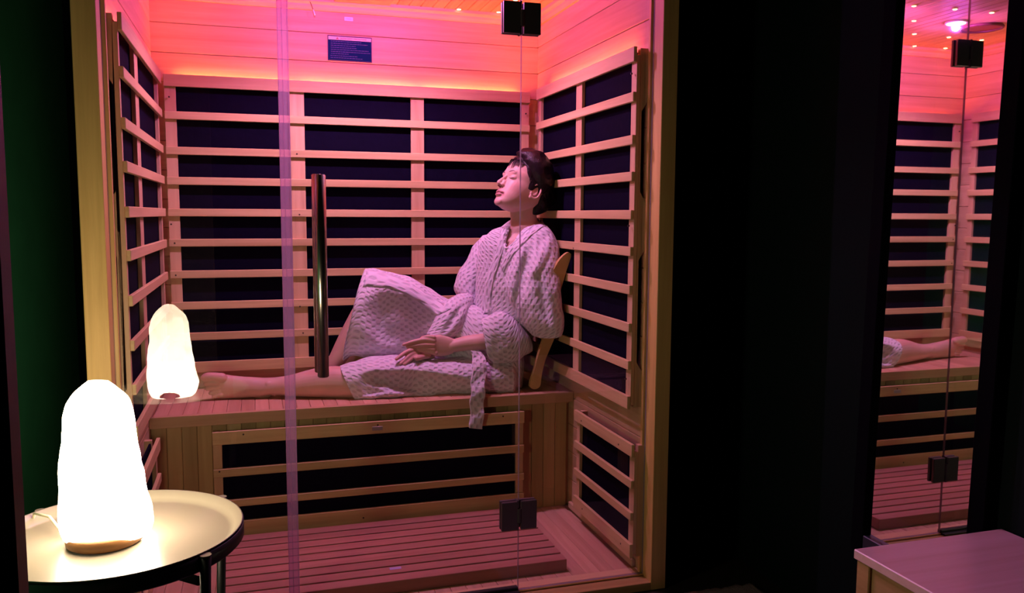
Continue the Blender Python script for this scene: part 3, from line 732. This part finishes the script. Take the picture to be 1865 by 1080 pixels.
def head_parts(bm):
    lv = [(11.6, .5, -3.5, 1.5), (11.2, 3.2, -6.2, 4.2), (10.0, 5.9, -8.4, 6.0), (8.2, 7.6, -9.6, 6.9), (6, 8.6, -10.2, 7.3), (4, 9.0, -10.4, 7.45), (2.2, 9.15, -10.3, 7.4), (1.0, 8.8, -10.1, 7.25), (0, 8.25, -9.9, 7.1),
          (-1.2, 8.3, -9.6, 7.0), (-2.6, 8.5, -9.0, 6.8), (-4, 8.5, -8.2, 6.5), (-5.4, 8.45, -7.0, 6.1), (-6.8, 8.3, -5.2, 5.7), (-8.2, 8.0, -3.6, 5.1), (-9.4, 7.9, -2.0, 4.4), (-10.5, 7.6, -.3, 3.5), (-11.3, 6.6, 1.4, 2.3), (-11.6, 5.4, 2.6, 1.2)]
    n = 40; rings = []
    lv = [((u_ if u_ > -8 else -8 + (u_ + 8) * .80), a_, b_, c_) for u_, a_, b_, c_ in lv]
    P_ = [cr(lv, i / 3) for i in range((len(lv) - 1) * 3 + 1)]
    for u, xf, xb, w_ in P_:
        cx = (xf * .42 + xb * .58); r = []
        for k in range(n):
            th = 2 * PI * k / n; c_, s_ = math.cos(th), math.sin(th)
            ex = (.80 if u > 3 else .70) if c_ > 0 else 1.0
            x = cx + (xf - cx) * math.copysign(abs(c_) ** ex, c_) if c_ > 0 else cx + (cx - xb) * c_
            r.append(bm.verts.new(hp(x, w_ * math.copysign(abs(s_) ** .95, s_), u)))
        rings.append(r)
    for a, b in zip(rings, rings[1:]):
        for k in range(n): bm.faces.new((a[k], a[(k + 1) % n], b[(k + 1) % n], b[k]))
    bm.faces.new(rings[0]); bm.faces.new(rings[-1][::-1])
    # nose
    caps_(bm, [hp(8.3, 0, .6), hp(9.0, 0, -.8), hp(9.75, 0, -2.3), hp(10.25, 0, -3.4)], [.70 * HS, .62 * HS, .70 * HS, .82 * HS])
    hell(bm, (10.0, 0, -3.65), (.95, .85, .75))
    for s in (-1, 1):
        hell(bm, (8.85, s * 1.15, -3.95), (1.05, .62, .62)); hell(bm, (8.2, s * .9, -3.0), (1.3, .8, 1.6))
        pass
        hell(bm, (7.6, s * 2.4, 2.0), (1.15, 2.2, 1.2)); hell(bm, (6.95, s * 2.95, .0), (1.25, 1.6, 1.15))
        pass
        # ear: shell with a raised rim and a lobe
        ec = (-1.0, s * 7.3, -1.4)
        ear = []
        for k in range(15):
            a = math.radians(-150 + k * 300 / 14) + .0
            ear.append(hp(ec[0] - 1.75 * math.cos(a) * .95 - .2, ec[1] + s * (.75 + .55 * math.cos(a) * 1), ec[2] + 3.0 * math.sin(a) * (1 if math.sin(a) > 0 else .9)))
        caps_(bm, ear, [.42 * HS] * 15, 10, 2)
        hell(bm, (ec[0] - .2, s * 7.25, ec[2] - .1), (1.5, .45, 2.5)); hell(bm, (ec[0] + .7, s * 7.5, ec[2] - 2.6), (.75, .55, .95)); hell(bm, (ec[0] + 1.3, s * 7.2, ec[2] + .1), (.5, .5, .6))
        inner = [hp(ec[0] - .85 * math.cos(a) - .1, s * 7.85, ec[2] + .2 + 1.6 * math.sin(a)) for a in [math.radians(-80 + q * 20) for q in range(9)]]
        caps_(bm, inner, [.26 * HS] * 9, 8, 2)
    # lips
    hell(bm, (8.45, 0, -6.4), (1.0, 1.6, .55)); hell(bm, (8.1, 1.15, -6.6), (.85, 1.25, .42)); hell(bm, (8.1, -1.15, -6.6), (.85, 1.25, .42))
    hell(bm, (8.3, 0, -7.7), (.95, 1.75, .62)); hell(bm, (7.0, 0, -9.7), (1.45, 2.2, 1.8))
    hell(bm, (7.7, 0, -5.4), (.9, 1.8, 1.2))

def finger(bm, pts, r): caps_(bm, pts, r, 12, 4)
bm = bmesh.new()
head_parts(bm)
# neck, torso, arms, thighs (hidden parts stay slim inside the robe)
loft(bm, [(934, 350, 985, 352, .755, .048, .755), (931, 370, 984, 372, .755, .048, .755), (930, 388, 977, 388, .752, .046, .752), (930, 404, 979, 402, .760, .052, .75), (918, 420, 992, 414, .785, .066, .725), (897, 436, 1000, 432, .83, .080, .70), (884, 456, 1000, 456, .86, .088, .68),
          (884, 500, 1000, 505, .87, .088, .67), (888, 560, 990, 565, .87, .082, .70), (884, 600, 955, 610, .84, .078, .80), (880, 660, 936, 668, .80, .115, .80), (882, 692, 930, 694, .80, .10, .80)], 32, 6)
caps_(bm, [at(975, 448, .70), at(985, 500, .665), at(985, 560, .66)], [.036, .032, .024])
caps_(bm, [at(985, 560, .66), at(955, 606, .75), at(925, 618, .71), at(880, 622, .69), at(850, 625, .70), at(824, 630, .705)], [.022, .014, .022, .030, .0285, .0235], 20)
caps_(bm, [at(892, 462, .92), at(862, 510, .945), at(852, 548, .92)], [.034, .032, .030])
caps_(bm, [at(852, 548, .92), at(820, 590, .84), at(785, 625, .755)], [.030, .028, .022])
caps_(bm, [at(905, 672, .79), at(800, 686, .80), at(700, 688, .785), at(655, 694, .765)], [.075, .042, .040, .046], 20)
caps_(bm, [at(905, 640, .88), at(800, 575, .91), at(705, 525, .93)], [.080, .068, .055], 20)
# right shin and foot (bent knee, behind)
caps_(bm, [at(700, 522, .93), at(672, 560, .93), at(647, 602, .93), at(625, 636, .93), at(609, 664, .93), at(602, 682, .93)], [.052, .052, .049, .038, .031, .034], 20)
caps_(bm, [at(606, 688, .935), at(590, 689, .93), at(570, 694, .925), at(553, 697, .92)], [.034, .031, .025, .016], 16)
# left leg, foot on its side
loft(bm, [(665, 668, 670, 727, .745, .056), (640, 669, 645, 725, .750, .054), (612, 667, 615, 724, .762, .052), (585, 669, 585, 723, .775, .052), (558, 675, 557, 722, .79, .050), (530, 683, 530, 721, .80, .043), (505, 687, 505, 719, .812, .036),
          (490, 688, 490, 719, .818, .035), (476, 688, 475, 723, .825, .036), (462, 687, 462, 723, .828, .034), (445, 686, 447, 724, .832, .030), (425, 684, 428, 725, .835, .026), (408, 682, 408, 726, .836, .022), (398, 684, 399, 725, .836, .019), (391, 688, 392, 722, .836, .014)], 28, 6, (True, True), sq=2.1)
caps_(bm, [at(486, 714, .84), at(474, 716, .845)], [.022, .024])
caps_(bm, [at(494, 699, .800), at(488, 700, .798)], [.014, .014])
for pts, rr in (([(404, 688), (390, 686), (378, 686), (372, 688)], (.018, .0155, .0150, .0130)), ([(396, 697.5), (384, 697), (374, 699)], (.0095, .0085, .0080)),
                ([(397, 704.5), (386, 705.5), (377, 708)], (.0092, .0082, .0078)), ([(399, 711.5), (390, 713), (383, 716)], (.0088, .0080, .0075)), ([(402, 718.5), (395, 719.5), (389, 722)], (.0085, .0075, .0070))):
    caps_(bm, [at(u, v, .822) for u, v in pts], rr, 14, 4)
# left hand: palm down on the lap, fingers to the left
def P3(u, v, y): return at(u, v, y)
loft(bm, [(826, 617, 824, 644, .706, .019), (816, 613, 815, 647, .706, .017), (802, 610, 803, 649, .706, .015), (790, 611, 792, 648, .706, .014), (782, 613, 784, 645, .706, .012)], 20, 5, sq=2.4)
for pts, rr in (([(790, 614), (779, 613), (771, 614.5), (767, 616)], (.0085, .0075, .0066, .0056)),
                ([(790, 620), (772, 618.5), (752, 622.5), (735, 628)], (.0092, .0082, .0074, .0060)),
                ([(790, 628), (772, 627.5), (755, 629.5), (742, 632)], (.0095, .0085, .0076, .0062)),
                ([(790, 636), (776, 634.5), (764, 635), (752, 634)], (.0090, .0080, .0070, .0058)),
                ([(793, 643), (780, 640.5), (768, 638.5), (757, 638)], (.0085, .0075, .0068, .0056))):
    finger(bm, [P3(u, v, .694 + .006 * i) for i, (u, v) in enumerate(pts)], rr)
# right hand underneath, fingers hanging over the thigh towards the bench edge
loft(bm, [(792, 628, 790, 652, .742, .014), (775, 630, 776, 654, .735, .015), (758, 632, 762, 655, .728, .014), (748, 634, 753, 652, .722, .012)], 18, 5, sq=2.3)
for pts, rr in (([(757, 636), (741, 641), (730, 648), (722, 654)], (.0095, .0088, .0080, .0068)),
                ([(760, 641), (748, 646), (738, 655), (729, 663)], (.0095, .0086, .0078, .0064)),
                ([(763, 645), (754, 649), (745, 657), (736, 664)], (.0095, .0086, .0078, .0064)),
                ([(780, 648), (770, 650), (763, 652), (759, 652.5)], (.0110, .0105, .0105, .0098))):
    finger(bm, [P3(u, v, .712 - .009 * i) for i, (u, v) in enumerate(pts)], rr)
body = voxelise(bm, .0020, 7, 'body', M_skin)
tint = body.color_attributes.new('tint', 'FLOAT_COLOR', 'POINT')
buf = []
base = Vector((.60, .38, .31)); lipc = Vector((.50, .23, .22)); cheek = Vector((.61, .35, .29)); fing = Vector((.60, .33, .27))
for v in body.vertices:
    d = v.co - HO; f, l, u = d.dot(HF) / HS, d.dot(HL) / HS, d.dot(HU) / HS
    c = base
    if f > 6.0 and abs(l) < 3.2 and -9 < u < -5.5:
        up = abs(u + 6.45 + .10 * abs(l)) < .62 - .14 * abs(l); dn = abs(u + 7.65 - .12 * abs(l)) < .68 - .13 * abs(l)
        if f > 7.4 and abs(l) < 2.7 and (up or dn or abs(u + 7.0) < .3): c = lipc
        if abs(u + 7.03) < .16 and abs(l) < 2.6: c = Vector((.20, .05, .05))
    elif f > 3 and abs(abs(l) - 4.2) < 1.8 and abs(u + 3.2) < 1.8: c = cheek
    if f > 8.4 and abs(abs(l) - .75) < .42 and abs(u + 4.55) < .42: c = Vector((.22, .08, .07))
    if abs(v.co.y - .71) < .06 and .55 < v.co.z < .66 and v.co.x < .98: c = fing
    if v.co.x < .26: c = fing
    buf += [c[0], c[1], c[2], 1]
tint.data.foreach_set('color', buf)
body_o = attach('body', body)

# brows, closed lashes, toenail-sized details
def strip_tube(name, pts, r, mt):
    bm = bmesh.new(); add_tube(bm, pts, r, 6); attach(name, mesh(name, bm, mt, True))
bvh_body = BVHTree.FromPolygons([Vector(v.co) + PO for v in body.vertices], [p.vertices[:] for p in body.polygons])
def on_face(l, u, off=.0):
    o = hp(14, l, u); h = bvh_body.ray_cast(o, -HF)
    return (h[0] + HF * off) if h[0] else hp(8.4, l, u)
M_lash = plain('lash_and_brow_hair', (.03, .012, .012), .6)
for s in (1, -1):
    strip_tube('eyelashes', [on_face(s * l, u, .0012) for l, u in ((1.7, -.3), (2.2, -.52), (2.9, -.66), (3.6, -.58), (4.2, -.30))], [.0005, .0010, .0012, .0012, .0007], M_lash)
    strip_tube('eyebrow', [on_face(s * l, u, .0006) for l, u in ((1.4, 1.75), (2.1, 2.0), (2.9, 2.2), (3.7, 2.2), (4.3, 1.95))], [.0010, .0015, .0015, .0012, .0005], M_lash)
M_nail = plain('nail', (.72, .42, .38), .3)

# hair: short bob with a side-swept fringe
bm = bmesh.new()
loft(bm, [(948, 274, 975, 273, .755, .022, .750), (941, 277, 986, 277, .757, .045, .745), (942, 283, 996, 286, .757, .064, .735), (946, 294, 1004, 298, .757, .078, .728), (950, 307, 1008, 312, .757, .081, .722), (958, 320, 1009, 326, .757, .081, .720), (968, 331, 1009, 338, .760, .078, .720),
          (984, 341, 1008, 350, .765, .070, .720), (988, 351, 1006, 362, .765, .064, .725), (982, 362, 1003, 373, .76, .064, .73), (974, 372, 998, 382, .765, .055, .74), (969, 382, 990, 388, .765, .042, .75), (968, 389, 982, 391, .765, .024, .755)], 56, 8, wr=.0028, wf=60)
HC = [(12.9, -.8, -2.6, .6), (12.7, 2.6, -5.8, 3.4), (11.8, 5.0, -8.0, 5.6), (10.2, 7.2, -9.8, 7.1), (8.0, 8.7, -10.8, 8.0), (6, 9.4, -11.3, 8.25), (4, 9.6, -11.6, 8.3), (2.2, 9.6, -11.7, 8.25), (1.0, 9.3, -11.7, 8.15), (0, 9.0, -11.6, 8.1), (-1.2, 9, -11.4, 8.0), (-2.6, 9, -11.0, 7.9), (-4, 9, -10.5, 7.7), (-5.6, 9, -9.8, 7.2), (-7.2, 8.5, -8.9, 6.4), (-8.6, 8.5, -8.0, 5.2)]
nn_ = 64; rings = []; Q = [cr(HC, i / 4) for i in range((len(HC) - 1) * 4 + 1)]
HLN = ((0, 7.6), (30, 7.2), (46, 5.8), (57, 3.4), (65, 1.4), (71, -.6), (76, -2.4), (81, -1.0), (88, .8), (96, 1.4), (110, .8), (120, -1.0), (127, -5.0), (140, -8.6), (181, -8.6))
def hairline(th):      # lowest height (cm above the eyes) the hair reaches at angle th from the front
    a = abs(math.degrees(th))
    for (a0, h0), (a1, h1) in zip(HLN, HLN[1:]):
        if a <= a1: return h0 + (h1 - h0) * (a - a0) / (a1 - a0)
    return -8.6
for u, xf, xb, w_ in Q:
    cx = xf * .42 + xb * .58; r = []
    for k in range(nn_):
        th = 2 * PI * k / nn_ - PI; c_, s_ = math.cos(th), math.sin(th)
        x = cx + (xf - cx) * abs(c_) ** .86 if c_ > 0 else cx + (cx - xb) * c_
        jit = .10 * math.sin(k * 2.4 + u * .25) + .07 * math.sin(k * 5.1)
        uu = max(u, hairline(th) + .35 * math.sin(k * 1.9)) if u < 12 else u
        thin = .55 if uu > u else (0.28 if uu < hairline(th) + 1.2 else 0)
        y = w_ * math.copysign(abs(s_) ** .95, s_)
        p = Vector((x, y, 0)); p = p * (1 + jit / 9 - thin / 9.5)
        r.append(bm.verts.new(hp(p.x, p.y, uu)))
    rings.append(r)
for a, b in zip(rings, rings[1:]):
    for k in range(nn_):
        if (a[k].co - b[k].co).length > 1e-6 or (a[(k + 1) % nn_].co - b[(k + 1) % nn_].co).length > 1e-6:
            bm.faces.new((a[k], a[(k + 1) % nn_], b[(k + 1) % nn_], b[k]))
bm.faces.new(rings[0])
random.seed(11)
def lock(pts, r0, r1, n=7):
    m = len(pts); add_tube(bm, pts, [r0 + (r1 - r0) * i / (m - 1) for i in range(m)], n)
def on_head(f, l, u, off=.0):
    c = hp(-1, 0, 2.5); p = hp(f, l, u); d = (p - c).normalized()
    h = bvh_body.ray_cast(c + d * .30, -d)
    return (h[0] + d * off) if h[0] else p
for i in range(46):                     # fringe locks from the crown over the forehead, swept to her left
    t = i / 45; l0 = -5.2 + 10.6 * t; l1 = l0 * .92 + 2.0
    u_end = 5.6 - 1.4 * math.sin(PI * t) + random.uniform(-1.2, 1.1)
    if abs(l0) > 3.5: u_end += .4
    P_ = []
    for k in range(7):
        q = k / 6; uu = 11.2 + (u_end - 11.2) * q; ff = -1.5 + 11 * q ** .7; ll = l0 * (.55 + .45 * q) + (l1 - l0) * q
        P_.append(on_head(ff, ll, uu, .0115 * (1 - q) + .0015))
    lock(P_, .0024, .0003, 6)
for i in range(26):                     # side locks in front of the ear and temples
    for s in (1, -1):
        l_ = i / 25
        P_ = []
        for k in range(7):
            q = k / 6; P_.append(on_head(4.6 - 5.2 * l_ - 1.6 * q + random.uniform(-.1, .1), s * (4.0 + 4.0 * q), 10.2 - 9.2 * q * (1 - .12 * l_) + (0 if l_ > .3 else 1.4 * q), .0105 - .006 * q))
        lock(P_, .0030, .0011, 6)
strip = [on_head(2.4 - .35 * k, 7.4, 1.5 - .75 * k, .003) for k in range(4)]
lock(strip, .0022, .0006, 6)
attach('hair', mesh('hair', bm, M_hair, True))

# robe
RB_ = {}
def cloth(name, st, seg=56, n=10, cap=(False, False), wr=.004, wf=11, sq=2.0, seed=0, post=None, thick=.0035):
    bm = bmesh.new(); loft(bm, st, seg, n, cap, wr, wf, sq, uv=True, seed=seed)
    if post: post(bm)
    me = mesh(name, bm, M_cloth, True)
    o = attach(name, me)
    if thick:
        md = o.modifiers.new('thickness', 'SOLIDIFY'); md.thickness = thick; md.offset = -1
    return o
def press(bumps):
    """sculpt folds: move the cloth facing the room along the view ray inside soft ellipses (u, v, ru, rv, angle, metres)"""
    def f(bm):
        bm.normal_update()
        for v in bm.verts:
            d = (v.co - CAM).normalized(); u_, v_ = px(v.co); m_ = 0
            if v.normal.dot(d) > .25 and v.normal.length > .1 and True: pass
            for (u0, v0, ru, rv, an, amt, yc) in bumps:
                if v.co.y > yc: continue
                c_, s_ = math.cos(math.radians(an)), math.sin(math.radians(an)); a = ((u_ - u0) * c_ + (v_ - v0) * s_) / ru; b = (-(u_ - u0) * s_ + (v_ - v0) * c_) / rv
                q = a * a + b * b
                if q < 1: m_ += amt * (1 - q) ** 2 * (3 - 2 * (1 - q)) if q > .0 else amt
            if m_: v.co += d * m_
    return f
def inside(poly, x, y):
    c = False; n = len(poly)
    for i in range(n):
        x1, y1 = poly[i]; x2, y2 = poly[(i + 1) % n]
        if (y1 > y) != (y2 > y) and x < (x2 - x1) * (y - y1) / (y2 - y1) + x1: c = not c
    return c
NECK = [(929, 398), (925, 420), (919, 438), (921, 452), (930, 448), (948, 431), (964, 415), (985, 407), (985, 395)]
def cut_neck(bm):
    kill = []
    for f in bm.faces:
        c = f.calc_center_median(); u, v = px(c)
        if c.y < .785 and inside(NECK, u, v): kill.append(f)
    bmesh.ops.delete(bm, geom=kill, context='FACES')
torso_st = [(928, 409, 986, 404, .770, .056, .745), (912, 414, 993, 410, .805, .074, .735), (893, 425, 1003, 422, .84, .092, .70), (879, 442, 1010, 440, .87, .104, .675), (874, 470, 1014, 470, .885, .110, .655), (872, 510, 1014, 515, .89, .110, .645),
            (872, 550, 1010, 560, .89, .104, .65), (868, 585, 990, 596, .87, .10, .72), (862, 620, 958, 630, .83, .112, .79), (858, 660, 950, 668, .805, .140, .80), (856, 700, 946, 702, .80, .145, .80), (860, 716.5, 940, 715, .79, .135, .79)]
cloth('robe_body', torso_st, 88, 12, (False, True), .0055, 13, 2.15, 1, cut_neck)
cloth('robe_sleeve', [(948, 421, 1000, 414, .735, .045, .712), (938, 436, 1010, 430, .73, .058, .668), (930, 462, 1015, 458, .72, .064, .615), (924, 500, 1017, 500, .715, .068, .572), (926, 535, 1019, 540, .715, .068, .546), (942, 566, 1020, 575, .715, .064, .535), (962, 590, 1019, 600, .71, .056, .535), (977, 606, 1016, 615, .70, .042, .535)], 60, 10, (True, False), .007, 15, 2.1, 5, press([(952, 505, 13, 75, 14, .022, .9), (985, 470, 12, 60, 28, -.010, .9), (990, 545, 10, 60, -12, .014, .9), (968, 560, 8, 45, -20, -.008, .9)]))
cloth('robe_cuff', [(876, 586, 889, 664, .695, .052), (893, 574, 903, 664, .69, .058), (912, 568, 921, 662, .688, .060), (934, 578, 940, 657, .69, .058), (952, 596, 955, 648, .692, .050), (966, 615, 968, 640, .695, .035)], 56, 10, (False, False), .006, 20, 2.1, 9)
cloth('robe_sleeve', [(880, 430, 915, 440, .925, .055), (862, 452, 902, 462, .94, .062), (846, 480, 890, 490, .95, .064), (831, 506, 878, 520, .95, .062), (829, 528, 876, 545, .945, .058), (842, 550, 884, 562, .93, .054), (858, 574, 890, 584, .90, .050), (866, 592, 890, 602, .87, .046)], 52, 9, (True, False), .007, 18, 2.0, 13)
cloth('robe_cuff', [(828, 540, 862, 552, .89, .050), (812, 548, 854, 568, .81, .048), (797, 570, 844, 592, .765, .046), (785, 592, 830, 612, .748, .042), (777, 608, 814, 622, .742, .036)], 48, 9, (True, False), .005, 20, 2.0, 17, press([(826, 580, 8, 40, 35, .012, .9)]))
cloth('robe_skirt', [(905, 566, 905, 694, .815, .140), (868, 556, 872, 690, .825, .132), (838, 553, 845, 680, .84, .120), (806, 541, 814, 668, .855, .108), (775, 522, 785, 660, .865, .100), (742, 504, 752, 654, .875, .096), (712, 494, 715, 653, .885, .094), (690, 491, 680, 655, .89, .092), (669, 491, 642, 650, .895, .088), (665, 491, 626, 657, .90, .086)],
      80, 12, (True, False), .010, 10, 2.0, 21, press([(742, 600, 100, 62, 35, .048, .87), (662, 590, 30, 80, 8, -.014, .87), (690, 655, 70, 22, -10, .02, .87)]))
cloth('robe_skirt', [(928, 648, 928, 715, .750, .105), (895, 644, 895, 716, .745, .105), (860, 648, 860, 717, .742, .100), (825, 652, 822, 717.5, .740, .096), (790, 653, 785, 719, .745, .096), (755, 650, 750, 721, .75, .094), (720, 648, 718, 724, .755, .092), (690, 650, 690, 726, .76, .088), (662, 654, 674, 728, .762, .084), (638, 660, 656, 729, .765, .080), (619, 667, 648, 729, .768, .076)],
      72, 12, (True, False), .008, 13, 2.3, 33, press([(775, 700, 130, 24, 6, .042, .76), (680, 700, 30, 26, 0, .012, .75), (700, 722, 70, 8, -6, -.015, .75)]))
# overlapping front lapel, collar roll and skirt overlap hem, laid on the robe surface
dg = bpy.context.evaluated_depsgraph_get()
def bvh_of(objs):
    V, Fc = [], []
    for o in objs:
        b = len(V); V += [Vector(v.co) + PO for v in o.data.vertices]; Fc += [tuple(i + b for i in p.vertices) for p in o.data.polygons]
    return BVHTree.FromPolygons(V, Fc)
robe_objs = [o for o in person.children if o.name.startswith('robe')]
bvr = bvh_of(robe_objs + [body_o])
def surf(u, v, off):
    d = (at(u, v, 1.0) - CAM).normalized(); h = bvr.ray_cast(CAM, d)
    p = h[0] if h[0] else at(u, v, .75)
    return p - d * off
def ribbon(name, L_, R_, off=.006, thick=.004, m=6, wn=.0):
    """band between two edge lines on the cloth"""
    a = [cr(L_, i / m) for i in range((len(L_) - 1) * m + 1)]; b = [cr(R_, i / m) for i in range((len(R_) - 1) * m + 1)]
    bm = bmesh.new(); rows = []; K = 5; ul = bm.loops.layers.uv.verify()
    for p, q in zip(a, b):
        r = []
        for k in range(K + 1):
            t = k / K; u, v = p[0] + (q[0] - p[0]) * t, p[1] + (q[1] - p[1]) * t
            r.append(bm.verts.new(surf(u, v, off * (.35 + .65 * math.sin(PI * min(max(t, .0), 1)) ** .5))))
        rows.append(r)
    for _ in range(3):                                    # relax the depth along the band
        for i in range(1, len(rows) - 1):
            for k in range(K + 1):
                v = rows[i][k]; t = (rows[i - 1][k].co + rows[i + 1][k].co) / 2; v.co = v.co * .5 + t * .5
    for i in range(len(rows) - 1):
        for k in range(K):
            f = bm.faces.new((rows[i][k], rows[i][k + 1], rows[i + 1][k + 1], rows[i + 1][k]))
            for lp, (ii, kk) in zip(f.loops, ((i, k), (i, k + 1), (i + 1, k + 1), (i + 1, k))): lp[ul].uv = (kk * .009, ii * .006)
    me = mesh(name, bm, M_cloth, True); o = attach(name, me)
    md = o.modifiers.new('thickness', 'SOLIDIFY'); md.thickness = thick; md.offset = 0
    return o
ribbon('lapel', [(914, 415), (908, 435), (903, 460), (892, 490), (884, 520), (880, 550), (880, 572)], [(928, 412), (923, 432), (917, 455), (906, 490), (897, 522), (894, 550), (896, 568)], .0035, .003)
ribbon('lapel', [(984, 405), (966, 414), (949, 430), (934, 446), (922, 462), (912, 485)], [(994, 412), (974, 424), (957, 441), (942, 457), (929, 473), (917, 496)], .0035, .003)
ribbon('skirt_overlap', [(668, 492), (700, 496), (745, 515), (790, 543), (822, 562)], [(661, 522), (695, 523), (728, 530), (762, 552), (795, 575)], .0025, .0025)

NL = [(929, 409), (925, 422), (920, 438), (920, 453), (931, 447), (948, 431), (965, 415), (985, 405)]
bm = bmesh.new(); q_ = [surf(*cr(NL, i / 6), .003) for i in range((len(NL) - 1) * 6 + 1)]
for _ in range(6): q_ = [q_[0]] + [(q_[i - 1] + q_[i] * 2 + q_[i + 1]) / 4 for i in range(1, len(q_) - 1)] + [q_[-1]]
add_tube(bm, q_, .0042, 8); ul = bm.loops.layers.uv.verify(); attach('collar_edge', mesh('collar_edge', bm, M_cloth, True))

# belt: waist band, and the loose end hanging over the bench edge
bm = bmesh.new(); ul = bm.loops.layers.uv.verify()
path = [(866, 640, .648), (873, 655, .628), (873, 672, .610), (871, 695, .594), (870, 715, .583), (869, 735, .580), (868, 758, .578), (867, 780.5, .576)]
hw = [9, 12.5, 12.5, 12.5, 12.5, 12.5, 12.3, 12]
rows = []
NP = (len(path) - 1) * 5
for i in range(NP + 1):
    s = cr(path, i / 5); w_ = cr([(h, 0) for h in hw], i / 5)[0]
    r = []
    for k in range(5):
        t = k / 4 * 2 - 1
        r.append(bm.verts.new(at(s[0] + t * w_ + (1.2 * math.sin(i * .7)), s[1] + t * 1.2, s[2] + .004 * math.sin(i * .55 + t * 1.5))))
    rows.append(r)
for i in range(NP):
    for k in range(4):
        f = bm.faces.new((rows[i][k], rows[i][k + 1], rows[i + 1][k + 1], rows[i + 1][k]))
        for lp, (ii, kk) in zip(f.loops, ((i, k), (i, k + 1), (i + 1, k + 1), (i + 1, k))): lp[ul].uv = (kk * .0125, ii * .0085)
o = attach('belt', mesh('belt', bm, M_cloth, True)); md = o.modifiers.new('thickness', 'SOLIDIFY'); md.thickness = .006; md.offset = 0
md = o.modifiers.new('round', 'BEVEL'); md.width = .0015; md.segments = 2
